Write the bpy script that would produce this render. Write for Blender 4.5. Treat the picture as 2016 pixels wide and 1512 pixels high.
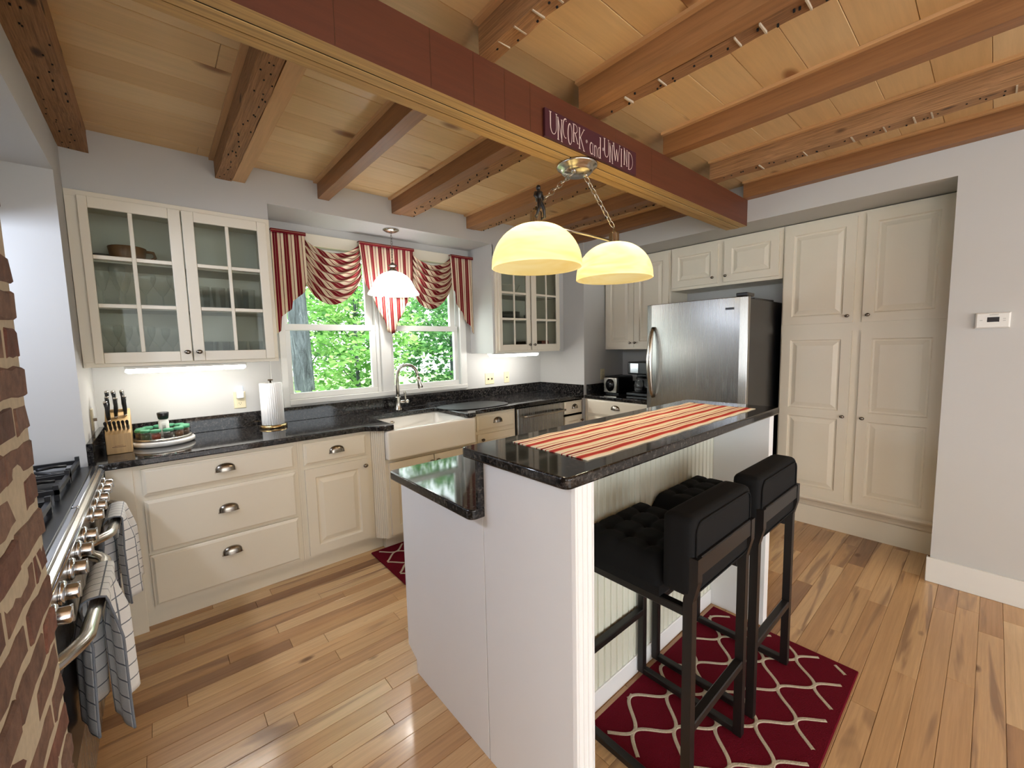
import bpy, bmesh, math, random
from mathutils import Vector, Matrix

# ------------------------------------------------------------------ scene, camera, sky, exposure
for _o in list(bpy.data.objects):
    bpy.data.objects.remove(_o, do_unlink=True)
scene = bpy.context.scene
COL = scene.collection
rnd = random.Random(7)
PI = math.pi

CAM = Vector((0.2741, -3.3942, 1.4368))
FPX, YAW, PITCH, ROLL = 816.7135, 0.7102, -0.0922, -0.0225
_f = Vector((math.sin(YAW) * math.cos(PITCH), math.cos(YAW) * math.cos(PITCH), math.sin(PITCH)))
_r = Vector((math.cos(YAW), -math.sin(YAW), 0.0))
_u = _r.cross(_f)
_r2 = math.cos(ROLL) * _r + math.sin(ROLL) * _u
_u2 = -math.sin(ROLL) * _r + math.cos(ROLL) * _u
cam_data = bpy.data.cameras.new('camera')
cam_data.sensor_fit = 'HORIZONTAL'
cam_data.sensor_width = 36.0
cam_data.lens = FPX / 2016.0 * 36.0
cam_data.clip_start = 0.02
cam = bpy.data.objects.new('camera', cam_data)
cam.matrix_world = Matrix(((_r2.x, _u2.x, -_f.x, CAM.x), (_r2.y, _u2.y, -_f.y, CAM.y),
                           (_r2.z, _u2.z, -_f.z, CAM.z), (0, 0, 0, 1)))
COL.objects.link(cam)
scene.camera = cam

scene.view_settings.view_transform = 'Standard'
scene.view_settings.look = 'None'
scene.view_settings.gamma = 1.0
scene.view_settings.use_curve_mapping = False
scene.view_settings.exposure = 0.60
try:
    scene.cycles.use_denoising = True
    scene.cycles.use_adaptive_sampling = True
    scene.cycles.adaptive_threshold = 0.05
    scene.cycles.max_bounces = 6
    scene.cycles.diffuse_bounces = 3
    scene.cycles.glossy_bounces = 3
    scene.cycles.transparent_max_bounces = 12
    scene.cycles.sample_clamp_indirect = 6.0
    scene.cycles.caustics_reflective = False
    scene.cycles.caustics_refractive = False
except Exception:
    pass

world = bpy.data.worlds.new('sky')
scene.world = world
world.use_nodes = True
_bg = world.node_tree.nodes['Background']
_bg.inputs['Color'].default_value = (0.90, 0.96, 1.0, 1)
_bg.inputs['Strength'].default_value = 4.3

sun_data = bpy.data.lights.new('sun', 'SUN')
sun_data.energy = 4.0
sun_data.angle = 0.02
sun_data.color = (1.0, 0.95, 0.84)
sun = bpy.data.objects.new('sun', sun_data)
sun.rotation_euler = (math.radians(32), 0, math.radians(-8))
COL.objects.link(sun)

# ------------------------------------------------------------------ helpers
def S(r, g, b):
    out = []
    for c in (r, g, b):
        c = c / 255.0
        out.append(c / 12.92 if c <= 0.04045 else ((c + 0.055) / 1.055) ** 2.4)
    return (out[0], out[1], out[2], 1.0)

class NT:
    def __init__(s, name):
        s.mat = bpy.data.materials.new(name)
        s.mat.use_nodes = True
        s.t = s.mat.node_tree
        s.p = s.t.nodes['Principled BSDF']
        s.out = s.t.nodes['Material Output']
    def n(s, kind, **kw):
        nd = s.t.nodes.new(kind)
        for k, v in kw.items():
            if k in nd.inputs:
                nd.inputs[k].default_value = v
            else:
                setattr(nd, k, v)
        return nd
    def l(s, a, b):
        s.t.links.new(a, b)
    def ramp(s, stops, interp='LINEAR'):
        nd = s.t.nodes.new('ShaderNodeValToRGB')
        cr = nd.color_ramp
        cr.interpolation = interp
        while len(cr.elements) > 1:
            cr.elements.remove(cr.elements[-1])
        cr.elements[0].position = stops[0][0]
        cr.elements[0].color = stops[0][1]
        for p, c in stops[1:]:
            e = cr.elements.new(p)
            e.color = c
        return nd
    def mixc(s, fac, a, b, mode='MIX'):
        nd = s.t.nodes.new('ShaderNodeMix')
        nd.data_type = 'RGBA'
        nd.blend_type = mode
        for val, sock in ((fac, nd.inputs[0]), (a, nd.inputs[6]), (b, nd.inputs[7])):
            if isinstance(val, bpy.types.NodeSocket):
                s.l(val, sock)
            else:
                sock.default_value = val
        return nd.outputs[2]
    def math(s, op, a, b=None):
        nd = s.t.nodes.new('ShaderNodeMath')
        nd.operation = op
        for val, sock in ((a, nd.inputs[0]), (b, nd.inputs[1])):
            if val is None:
                continue
            if isinstance(val, bpy.types.NodeSocket):
                s.l(val, sock)
            else:
                sock.default_value = val
        return nd.outputs[0]
    def bump(s, height, strength=0.2, dist=0.01):
        b = s.n('ShaderNodeBump', Strength=strength, Distance=dist)
        s.l(height, b.inputs['Height'])
        s.l(b.outputs['Normal'], s.p.inputs['Normal'])
    def coords(s, scale=(1, 1, 1), rand=0.0, kind='Object'):
        tc = s.n('ShaderNodeTexCoord')
        mp = s.n('ShaderNodeMapping')
        mp.inputs['Scale'].default_value = scale
        src = tc.outputs[kind]
        if rand:
            oi = s.n('ShaderNodeObjectInfo')
            mul = s.math('MULTIPLY', oi.outputs['Random'], rand)
            cmb = s.n('ShaderNodeCombineXYZ')
            s.l(mul, cmb.inputs[0]); s.l(mul, cmb.inputs[1]); s.l(mul, cmb.inputs[2])
            s.l(cmb.outputs[0], mp.inputs['Location'])
        s.l(src, mp.inputs['Vector'])
        return mp.outputs[0]

def plain(name, col, rough=0.5, metal=0.0, spec=0.5, coat=0.0, noise=0.0, nscale=40):
    m = NT(name)
    m.p.inputs['Base Color'].default_value = col
    m.p.inputs['Roughness'].default_value = rough
    m.p.inputs['Metallic'].default_value = metal
    m.p.inputs['Specular IOR Level'].default_value = spec
    m.p.inputs['Coat Weight'].default_value = coat
    nz = m.n('ShaderNodeTexNoise', Scale=nscale, Detail=3.0)
    m.l(m.coords(), nz.inputs['Vector'])
    if noise:
        d = (col[0] * (1 - noise), col[1] * (1 - noise), col[2] * (1 - noise), 1)
        m.l(m.mixc(nz.outputs['Fac'], d, col), m.p.inputs['Base Color'])
    m.bump(nz.outputs['Fac'], 0.04, 0.002)
    return m.mat

def emit(name, col, strength):
    m = NT(name)
    m.p.inputs['Base Color'].default_value = col
    m.p.inputs['Emission Color'].default_value = col
    m.p.inputs['Emission Strength'].default_value = strength
    return m.mat

def glassy(name, tint, gloss=0.06, rough=0.0, fres=True):
    m = NT(name)
    tr = m.n('ShaderNodeBsdfTransparent', Color=tint)
    gl = m.n('ShaderNodeBsdfGlossy', Color=(1, 1, 1, 1), Roughness=rough)
    mx = m.n('ShaderNodeMixShader')
    if fres:
        lw = m.n('ShaderNodeLayerWeight', Blend=gloss)
        m.l(lw.outputs['Fresnel'], mx.inputs[0])
    else:
        mx.inputs[0].default_value = gloss
    m.l(tr.outputs[0], mx.inputs[1]); m.l(gl.outputs[0], mx.inputs[2])
    m.l(mx.outputs[0], m.out.inputs['Surface'])
    return m.mat

def wood(name, stops, axis=0, stretch=14, knots=0.0, rough=0.45, scale=1.0, coat=0.0, grain=0.35, rand=37.0,
         knotcol=(0.12, 0.05, 0.02, 1), bump=0.08, streak=0.0):
    """plank wood: tone per piece from Object Info random, long grain along `axis`, scattered knots"""
    m = NT(name)
    oi = m.n('ShaderNodeObjectInfo')
    tone = m.ramp(stops)
    sc = [stretch * scale] * 3
    sc[axis] = 1.1 * scale
    v = m.coords(tuple(sc), rand)
    n1 = m.n('ShaderNodeTexNoise', Scale=1.0, Detail=6.0, Roughness=0.6, Distortion=0.6)
    m.l(v, n1.inputs['Vector'])
    fac = m.math('ADD', m.math('MULTIPLY', oi.outputs['Random'], 0.72), m.math('MULTIPLY', n1.outputs['Fac'], 0.28))
    m.l(fac, tone.inputs['Fac'])
    col = tone.outputs['Color']
    sc2 = [stretch * 5 * scale] * 3
    sc2[axis] = 2.5 * scale
    v2 = m.coords(tuple(sc2), rand)
    n2 = m.n('ShaderNodeTexNoise', Scale=1.0, Detail=4.0, Roughness=0.7)
    m.l(v2, n2.inputs['Vector'])
    gr = m.ramp([(0.35, (1 - grain, 1 - grain, 1 - grain, 1)), (0.65, (1, 1, 1, 1))])
    m.l(n2.outputs['Fac'], gr.inputs['Fac'])
    col = m.mixc(1.0, col, gr.outputs['Color'], 'MULTIPLY')
    if streak:
        sc4 = [9.0] * 3
        sc4[axis] = 0.9
        n4 = m.n('ShaderNodeTexNoise', Scale=1.0, Detail=3.0, Distortion=1.2)
        m.l(m.coords(tuple(sc4), rand * 1.7), n4.inputs['Vector'])
        sr = m.ramp([(0.58, (0, 0, 0, 1)), (0.68, (streak,) * 3 + (1,))])
        m.l(n4.outputs['Fac'], sr.inputs['Fac'])
        col = m.mixc(sr.outputs['Color'], col, S(138, 104, 80))
    if knots:
        sc3 = [4.6 * scale] * 3
        sc3[axis] = 2.0 * scale
        v3 = m.coords(tuple(sc3), rand)
        vo = m.n('ShaderNodeTexVoronoi', Scale=1.0, Randomness=1.0)
        m.l(v3, vo.inputs['Vector'])
        kr = m.ramp([(0.0, (1, 1, 1, 1)), (knots * 0.55, (0.8, 0.8, 0.8, 1)), (knots, (0, 0, 0, 1))])
        m.l(vo.outputs['Distance'], kr.inputs['Fac'])
        col = m.mixc(kr.outputs['Color'], col, knotcol)
    m.l(col, m.p.inputs['Base Color'])
    m.p.inputs['Roughness'].default_value = rough
    m.p.inputs['Coat Weight'].default_value = coat
    m.p.inputs['Coat Roughness'].default_value = 0.12
    m.bump(n2.outputs['Fac'], bump, 0.004)
    return m.mat

class MB:
    """collects faces; build() links them as one mesh object"""
    def __init__(s):
        s.v, s.f, s.m, s.uv, s.sm = [], [], [], {}, []
    def face(s, idx, mi=0, smooth=False):
        s.f.append(tuple(idx)); s.m.append(mi); s.sm.append(smooth)
    def vert(s, p):
        s.v.append(tuple(p)); return len(s.v) - 1
    def box(s, x0, x1, y0, y1, z0, z1, mi=0, fm=None):
        b = len(s.v)
        for z in (z0, z1):
            for (x, y) in ((x0, y0), (x1, y0), (x1, y1), (x0, y1)):
                s.v.append((x, y, z))
        # order: bottom, top, -y, +x, +y, -x
        for k, q in enumerate(((3, 2, 1, 0), (4, 5, 6, 7), (0, 1, 5, 4), (1, 2, 6, 5), (2, 3, 7, 6), (3, 0, 4, 7))):
            s.face([b + i for i in q], fm[k] if fm else mi)
        return s
    def hexa(s, p8, mi=0):
        b = len(s.v)
        s.v.extend(tuple(p) for p in p8)
        for q in ((3, 2, 1, 0), (4, 5, 6, 7), (0, 1, 5, 4), (1, 2, 6, 5), (2, 3, 7, 6), (3, 0, 4, 7)):
            s.face([b + i for i in q], mi)
        return s
    def prism(s, poly, z0, z1, mi=0):
        b = len(s.v); n = len(poly)
        for z in (z0, z1):
            for (x, y) in poly:
                s.v.append((x, y, z))
        s.face([b + i for i in reversed(range(n))], mi)
        s.face([b + n + i for i in range(n)], mi)
        for i in range(n):
            j = (i + 1) % n
            s.face((b + i, b + j, b + n + j, b + n + i), mi)
        return s
    def tube(s, path, r, n=10, closed=False, mi=0, caps=True, sx=1.0):
        pts = [Vector(p) for p in path]
        k = len(pts)
        rr = r if isinstance(r, (list, tuple)) else [r] * k
        rings = []
        up = Vector((0, 0, 1))
        d0 = (pts[1] - pts[0]).normalized()
        a = d0.cross(up)
        if a.length < 1e-3:
            a = d0.cross(Vector((1, 0, 0)))
        a.normalize()
        for i, p in enumerate(pts):
            if closed:
                d = (pts[(i + 1) % k] - pts[i - 1]).normalized()
            else:
                d = (pts[min(i + 1, k - 1)] - pts[max(i - 1, 0)]).normalized()
            a = (a - d * a.dot(d))
            if a.length < 1e-6:
                a = d.orthogonal()
            a.normalize()
            c = d.cross(a)
            ring = []
            for q in range(n):
                t = 2 * PI * q / n
                ring.append(s.vert(p + a * (math.cos(t) * rr[i] * sx) + c * (math.sin(t) * rr[i])))
            rings.append(ring)
        for i in range(k if closed else k - 1):
            A, B = rings[i], rings[(i + 1) % k]
            for q in range(n):
                s.face((A[q], A[(q + 1) % n], B[(q + 1) % n], B[q]), mi, True)
        if caps and not closed:
            s.face(list(reversed(rings[0])), mi); s.face(rings[-1], mi)
        return s
    def lathe(s, prof, c=(0, 0, 0), n=28, axis=(0, 0, 1), mi=0, sx=1.0, sy=1.0):
        ax = Vector(axis).normalized()
        a = ax.cross(Vector((0, 0, 1)))
        if a.length < 1e-3:
            a = Vector((1, 0, 0))
        a.normalize()
        b = ax.cross(a)
        c = Vector(c)
        rings = []
        for (r, h) in prof:
            if r < 1e-6:
                rings.append([s.vert(c + ax * h)])
            else:
                rings.append([s.vert(c + ax * h + a * (math.cos(2 * PI * q / n) * r * sx) + b * (math.sin(2 * PI * q / n) * r * sy)) for q in range(n)])
        for i in range(len(rings) - 1):
            A, B = rings[i], rings[i + 1]
            for q in range(n):
                q2 = (q + 1) % n
                if len(A) == 1 and len(B) > 1:
                    s.face((A[0], B[q2], B[q]), mi, True)
                elif len(B) == 1 and len(A) > 1:
                    s.face((A[q], A[q2], B[0]), mi, True)
                elif len(A) > 1:
                    s.face((A[q], A[q2], B[q2], B[q]), mi, True)
        return s
    def grid(s, fn, nu, nv, mi=0, uvfn=None):
        idx = [[s.vert(fn(i / nu, j / nv)) for j in range(nv + 1)] for i in range(nu + 1)]
        for i in range(nu + 1):
            for j in range(nv + 1):
                s.uv[idx[i][j]] = uvfn(i / nu, j / nv) if uvfn else (i / nu, j / nv)
        for i in range(nu):
            for j in range(nv):
                s.face((idx[i][j], idx[i + 1][j], idx[i + 1][j + 1], idx[i][j + 1]), mi, True)
        return s
    def sphere(s, c, r, n=12, m=8, sc=(1, 1, 1), mi=0):
        prof = []
        b = len(s.v)
        for j in range(m + 1):
            t = PI * j / m
            prof.append((math.sin(t) * r if 0 < j < m else 0.0, -math.cos(t) * r))
        s.lathe(prof, (0, 0, 0), n, mi=mi)
        for i in range(b, len(s.v)):
            p = s.v[i]
            s.v[i] = (c[0] + p[0] * sc[0], c[1] + p[1] * sc[1], c[2] + p[2] * sc[2])
        return s
    def rings(s, F, rect, prof, mi=0, fill=True, base=True):
        """nested rectangles: F maps (u,d,z) to world; rect u0,u1,z0,z1; prof list of (inset, depth)"""
        u0, u1, z0, z1 = rect
        last = None
        for (ins, d) in prof:
            R = [s.vert(F(u, d, z)) for (u, z) in ((u0 + ins, z0 + ins), (u1 - ins, z0 + ins), (u1 - ins, z1 - ins), (u0 + ins, z1 - ins))]
            if last:
                for k in range(4):
                    s.face((last[k], last[(k + 1) % 4], R[(k + 1) % 4], R[k]), mi)
            elif base:
                s.face(list(reversed(R)), mi)
            last = R
        if fill:
            s.face(last, mi)
        return s
    def bar(s, F, u0, u1, d0, d1, z0, z1, mi=0):
        p = [F(u, d, z) for z in (z0, z1) for (u, d) in ((u0, d0), (u1, d0), (u1, d1), (u0, d1))]
        return s.hexa(p, mi)
    def build(s, name, mats, parent=None, bevel=0.0, seg=2, smooth=None, origin=None, recalc=True, angle=35):
        me = bpy.data.meshes.new(name)
        off = Vector((0, 0, 0))
        if origin is not None:
            off = Vector(origin)
        elif parent is not None:
            off = parent.matrix_basis.translation.copy()
            if parent.parent is not None:
                off += parent.parent.matrix_basis.translation
        me.from_pydata([tuple(Vector(p) - off) for p in s.v], [], s.f)
        me.polygons.foreach_set('material_index', s.m)
        me.polygons.foreach_set('use_smooth', [bool(x) if smooth is None else smooth for x in s.sm])
        if s.uv:
            uvl = me.uv_layers.new(name='UVMap')
            for lp in me.loops:
                uvl.data[lp.index].uv = s.uv.get(lp.vertex_index, (0, 0))
        if recalc or bevel:
            bm = bmesh.new(); bm.from_mesh(me)
            bmesh.ops.recalc_face_normals(bm, faces=bm.faces)
            if bevel:
                es = [e for e in bm.edges if len(e.link_faces) == 2 and e.calc_face_angle(0) > math.radians(angle)]
                res_ = bmesh.ops.bevel(bm, geom=es, offset=bevel, segments=seg, affect='EDGES', profile=0.6, clamp_overlap=True)
                if seg > 1:
                    for f in res_['faces']:
                        f.smooth = True
            bm.to_mesh(me); bm.free()
        if not isinstance(mats, (list, tuple)):
            mats = [mats]
        for m_ in mats:
            me.materials.append(m_)
        o = bpy.data.objects.new(name, me)
        COL.objects.link(o)
        if parent is not None:
            o.parent = parent
        elif origin is not None:
            o.location = off
        return o

def link(name, me, parent=None, loc=(0, 0, 0), rot=(0, 0, 0)):
    o = bpy.data.objects.new(name, me)
    COL.objects.link(o)
    if parent is not None:
        o.parent = parent
    o.location = loc
    o.rotation_euler = rot
    return o

def tag(o, label, cat, group=None):
    o['label'] = label
    o['category'] = cat
    if group:
        o['group'] = group
    return o

def thing(name, label, cat, loc=(0, 0, 0), group=None, rotz=0.0):
    o = bpy.data.objects.new(name, None)
    o.empty_display_size = 0.05
    COL.objects.link(o)
    o.location = loc
    o.rotation_euler = (0, 0, rotz)
    o.matrix_basis = Matrix.Translation(Vector(loc)) @ Matrix.Rotation(rotz, 4, 'Z')
    return tag(o, label, cat, group)

def copy_tree(o, parent=None):
    c = o.copy()
    COL.objects.link(c)
    c.parent = parent
    for ch in list(o.children):
        copy_tree(ch, c)
    return c

def structure(o, label=None):
    o['kind'] = 'structure'
    if label:
        o['label'] = label
    return o

def FY(y):            # faces -Y (towards the camera): u = x, d = out
    return lambda u, d, z: (u, y - d, z)
def FX(x):            # faces -X: u = -y so that u grows to the viewer's right
    return lambda u, d, z: (x - d, -u, z)

# ------------------------------------------------------------------ materials
M = {}
M['wall'] = plain('wall_paint', S(200, 198, 194), 0.75, noise=0.03, nscale=6)
M['white'] = plain('white_trim', S(228, 226, 220), 0.4, noise=0.03, nscale=8)
M['cream'] = plain('cream_cabinet_paint', S(236, 226, 206), 0.38, noise=0.03, nscale=10)
M['panelwhite'] = plain('island_paint', S(240, 239, 238), 0.42, noise=0.02, nscale=10)
M['bead'] = plain('beadboard_paint', S(222, 222, 206), 0.42, noise=0.03, nscale=10)
M['inside'] = plain('cabinet_inside', S(222, 218, 206), 0.6)
M['black'] = plain('black_enamel', S(16, 16, 18), 0.28)
M['blackmatte'] = plain('black_powder_coat', S(19, 15, 14), 0.42)
M['fabricblack'] = plain('black_upholstery', S(15, 15, 16), 0.85, spec=0.25, noise=0.25, nscale=300)
M['iron'] = plain('cast_iron', S(22, 22, 26), 0.45, noise=0.3, nscale=120)
M['chrome'] = plain('chrome', S(214, 217, 222), 0.16, 1.0)
M['nickel'] = plain('brushed_nickel', S(188, 182, 172), 0.24, 1.0)
M['pewter'] = plain('pewter', S(140, 132, 122), 0.22, 1.0)
M['brass'] = plain('antique_brass', S(190, 160, 110), 0.25, 1.0)
M['bronze'] = plain('dark_bronze', S(98, 84, 70), 0.35, 1.0)
M['porcelain'] = plain('porcelain', S(248, 244, 236), 0.12, coat=0.4)
M['plasticwhite'] = plain('white_plastic', S(232, 230, 224), 0.35)
M['ivory'] = plain('ivory_plastic', S(226, 214, 178), 0.35)
M['dark'] = plain('dark_gap', S(12, 11, 10), 0.9)
M['rubber'] = plain('black_mat', S(14, 15, 16), 0.55, spec=0.3)
M['lcd'] = plain('dark_display', S(30, 22, 26), 0.2)
M['paper'] = plain('paper_towel', S(240, 238, 234), 0.85, noise=0.05, nscale=120)
M['mortar'] = plain('mortar', S(212, 196, 170), 0.95, noise=0.35, nscale=60)
M['glass'] = glassy('cabinet_glass', (0.88, 0.90, 0.87, 1), 0.16)
M['winglass'] = glassy('window_glass', (0.95, 0.98, 0.96, 1), 0.05)
def glassware():
    m = NT('clear_glassware')
    tr = m.n('ShaderNodeBsdfTransparent', Color=(0.985, 0.99, 0.985, 1))
    gl = m.n('ShaderNodeBsdfGlossy', Color=(1, 1, 1, 1), Roughness=0.06)
    df = m.n('ShaderNodeBsdfDiffuse', Color=(0.85, 0.87, 0.86, 1))
    a = m.n('ShaderNodeMixShader'); a.inputs[0].default_value = 0.55
    m.l(df.outputs[0], a.inputs[1]); m.l(gl.outputs[0], a.inputs[2])
    lw = m.n('ShaderNodeLayerWeight', Blend=0.35)
    fac = m.math('ADD', m.math('MULTIPLY', lw.outputs['Facing'], 0.34), 0.03)
    b = m.n('ShaderNodeMixShader'); m.l(fac, b.inputs[0])
    m.l(tr.outputs[0], b.inputs[1]); m.l(a.outputs[0], b.inputs[2])
    m.l(b.outputs[0], m.out.inputs['Surface'])
    return m.mat
M['clearglass'] = glassware()
M['bulb'] = emit('lit_bulb', (1.0, 0.86, 0.55, 1), 30.0)
M['bulbwhite'] = emit('lit_white_bulb', (1.0, 0.97, 0.92, 1), 30.0)
M['tube'] = emit('lit_tube_diffuser', (1.0, 0.98, 0.93, 1), 24.0)

def stainless(name, axis=2, base=S(158, 156, 152), rough=0.27):
    m = NT(name)
    sc = [260.0, 260.0, 260.0]
    sc[axis] = 3.0
    nz = m.n('ShaderNodeTexNoise', Scale=1.0, Detail=3.0)
    m.l(m.coords(tuple(sc)), nz.inputs['Vector'])
    rr = m.ramp([(0.3, (rough * 0.97,) * 3 + (1,)), (0.7, (rough * 1.03,) * 3 + (1,))])
    m.l(nz.outputs['Fac'], rr.inputs['Fac'])
    m.l(rr.outputs['Color'], m.p.inputs['Roughness'])
    m.p.inputs['Base Color'].default_value = base
    m.p.inputs['Metallic'].default_value = 1.0
    m.p.inputs['Anisotropic'].default_value = 0.7
    tg = m.n('ShaderNodeTangent', direction_type='RADIAL', axis='Z')
    m.l(tg.outputs[0], m.p.inputs['Tangent'])
    return m.mat
M['steel'] = stainless('brushed_stainless', 2)
M['steelh'] = stainless('brushed_stainless_flat', 1)

def granite():
    m = NT('black_granite')
    v = m.coords((1, 1, 1))
    n1 = m.n('ShaderNodeTexNoise', Scale=70.0, Detail=5.0, Roughness=0.8)
    n2 = m.n('ShaderNodeTexVoronoi', Scale=160.0)
    m.l(v, n1.inputs['Vector']); m.l(v, n2.inputs['Vector'])
    r1 = m.ramp([(0.40, S(12, 12, 13)), (0.50, S(30, 28, 28)), (0.60, S(64, 60, 57)), (0.72, S(112, 104, 98))])
    m.l(n1.outputs['Fac'], r1.inputs['Fac'])
    r2 = m.ramp([(0.0, S(120, 112, 104)), (0.12, S(20, 20, 20)), (1.0, S(0, 0, 0))])
    m.l(n2.outputs['Distance'], r2.inputs['Fac'])
    m.l(m.mixc(0.25, r1.outputs['Color'], r2.outputs['Color'], 'ADD'), m.p.inputs['Base Color'])
    m.p.inputs['Roughness'].default_value = 0.06
    m.p.inputs['Specular IOR Level'].default_value = 0.5
    return m.mat
M['granite'] = granite()

M['floorwood'] = wood('maple_floor', [(0.08, S(228, 192, 146)), (0.32, S(216, 174, 126)), (0.50, S(206, 162, 114)), (0.62, S(190, 144, 100)), (0.70, S(204, 158, 112)), (0.80, S(164, 122, 88)), (0.92, S(132, 98, 74))],
                      axis=0, stretch=16, rough=0.26, coat=0.25, grain=0.16, knots=0.085, knotcol=S(104, 70, 46), streak=0.75)
M['pine'] = wood('pine_ceiling', [(0.0, S(234, 204, 156)), (0.5, S(228, 192, 140)), (1.0, S(216, 176, 122))], axis=0, stretch=9, rough=0.5,
                 grain=0.10, knots=0.17, knotcol=S(128, 74, 34), coat=0.1)
M['joistwood'] = wood('planed_fir', [(0.0, S(174, 126, 82)), (0.5, S(158, 110, 68)), (1.0, S(140, 94, 58))], axis=1, stretch=12, rough=0.5,
                      grain=0.28, knots=0.10, knotcol=S(84, 44, 22))
M['oldwood'] = wood('old_sawn_timber', [(0.0, S(196, 150, 104)), (0.5, S(172, 126, 84)), (1.0, S(150, 106, 70))], axis=1, stretch=22, rough=0.8,
                    grain=0.5, knots=0.16, knotcol=S(52, 32, 20), bump=0.5, scale=2.0)
M['palewood'] = wood('pale_pine_strip', [(0.0, S(222, 178, 128)), (1.0, S(206, 160, 110))], axis=1, stretch=14, rough=0.55, grain=0.15)
M['beamraw'] = wood('raw_beam_underside', [(0.0, S(214, 176, 112)), (1.0, S(196, 156, 94))], axis=0, stretch=26, rough=0.6, grain=0.35)
M['beamred'] = wood('red_stained_beam', [(0.0, S(104, 54, 30)), (1.0, S(88, 44, 26))], axis=0, stretch=10, rough=0.5, grain=0.2)
M['blockwood'] = wood('knife_block_wood', [(0.0, S(214, 178, 124)), (1.0, S(200, 160, 106))], axis=2, stretch=18, rough=0.45, grain=0.15)
# ================================================================== THE ROOM
ZP, ZJ = 2.562, 2.452        # underside of ceiling planks, underside of joists
XW, XR = 3.64, 3.98          # soffit wall plane, cabinet fronts on the refrigerator wall

# ---- floor: slab and planks
fl = MB().box(-2.6, 4.45, -7.6, 0.2, -0.12, -0.012)
floor = structure(fl.build('floor', M['floorwood'], origin=(0, 0, 0)))
ROWW = 0.0805
plank_mesh = {}
def plank(name, L, W, T, mat, parent, loc, bev=0.0012):
    key = (name, round(L, 2), round(W, 4))
    if key not in plank_mesh:
        o = MB().box(-L / 2, L / 2, -W / 2, W / 2, -T, 0).build(name, mat, None, bevel=bev, seg=1, origin=(0, 0, 0))
        plank_mesh[key] = o.data
        bpy.data.objects.remove(o)
    return link(name, plank_mesh[key], parent, loc)
lens = [0.4, 0.55, 0.7, 0.85, 1.0, 1.2, 1.4]
row = 0
y = -0.44
while y > -4.0:
    x = -0.05 - rnd.random() * 0.6
    xe = 4.15
    while x < xe:
        L = rnd.choice(lens)
        plank('plank', L - 0.0012, ROWW - 0.0010, 0.012, M['floorwood'], floor, (x + L / 2, y - ROWW / 2, rnd.uniform(-0.0006, 0.0)))
        x += L
    y -= ROWW
    row += 1
# the room behind the camera: wider boards in one sheet each
x0b = -2.5
for k in range(9):
    MB().box(x0b, 4.4, -7.6 + k * 0.4, -7.6 + k * 0.4 + 0.398, -0.012, 0).build('plank', M['floorwood'], floor)

# ---- ceiling: slab and planks running along x
ce = MB().box(-2.6, 4.45, -7.6, 0.2, ZP + 0.02, ZP + 0.12)
ceiling = structure(ce.build('ceiling', M['pine'], origin=(0, 0, 0)))
y = -0.30
k = 0
while y > -4.3:
    cut = [0.55, 1.85, 1.2, 2.45, 0.66, 1.8][k % 6]
    for (a, b) in ((-0.02, cut), (cut, XW + 0.02)):
        MB().box(a + 0.0008, b - 0.0008, y - 0.168 + 0.0006, y - 0.0006, ZP + (0.0012 if k % 3 == 1 else 0.0), ZP + 0.02).build('plank', M['pine'], ceiling, bevel=0.0016, seg=1)
    y -= 0.168
    k += 1

# ---- walls
def wall(name, boxes, mat=None):
    mb = MB()
    for b in boxes:
        mb.box(*b)
    return structure(mb.build(name, mat or M['wall'], origin=(0, 0, 0)))
WX0, WX1, WZ0, WZ1 = 1.015, 2.545, 1.035, 2.215
wall('wall_window', [(-0.8, WX0, 0, 0.14, 0, 2.7), (WX1, 4.45, 0, 0.14, 0, 2.7), (WX0, WX1, 0, 0.14, 0, WZ0), (WX0, WX1, 0, 0.14, WZ1, 2.7)])
wall('wall_left', [(-0.9, 0, -0.614, 0, 0, 2.7), (-0.9, 0, -2.13, -0.614, 2.262, 2.7), (-1.0, -0.8, -2.2, -0.614, 0, 2.7)])
wall('wall_soffit', [(0, 0.888, -0.36, 0, 2.256, 2.7), (0.888, 2.68, -0.36, 0, 2.36, 2.7), (2.68, 3.63, -0.36, 0, 2.256, 2.7)])
wall('wall_niche', [(2.666, 2.688, -0.36, 0, 1.366, 2.36), (3.543, 3.63, -0.36, 0, 1.366, 2.256), (2.688, 3.543, -0.02, 0, 1.372, 2.256)])
wall('wall_chase', [(3.63, 4.45, -0.64, 0, 0, 2.7)])
wall('wall_right', [(XW, 4.45, -7.6, -3.215, 0, 2.7), (XW, 4.45, -3.215, -0.64, 2.297, 2.7), (4.31, 4.45, -3.215, -0.64, 0, 2.297)])
# the rest of the house behind the camera; wide openings added for daylight fill
wall('wall_back', [(-2.6, -2.0, -7.75, -7.6, 0, 2.7), (1.6, 2.0, -7.75, -7.6, 0, 2.7), (3.9, 4.45, -7.75, -7.6, 0, 2.7),
                   (-2.0, 3.9, -7.75, -7.6, 0, 0.3), (-2.0, 3.9, -7.75, -7.6, 2.35, 2.7)])
wall('wall_far', [(-2.75, -2.6, -7.75, -6.6, 0, 2.7), (-2.75, -2.6, -4.0, -3.2, 0, 2.7), (-2.75, -2.6, -6.6, -4.0, 0, 0.5), (-2.75, -2.6, -6.6, -4.0, 2.3, 2.7),
                  (-2.75, -0.9, -3.2, -3.05, 0, 2.7)])

bb = MB()
bb.prism([(XW, -7.5), (XW, -3.205), (XW + 0.02, -3.205), (XW + 0.02, -3.2), (XW - 0.016, -3.2), (XW - 0.016, -7.5)], 0, 0.146)
structure(bb.build('baseboard_right', M['white'], bevel=0.003, seg=1, origin=(0, 0, 0)))

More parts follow.
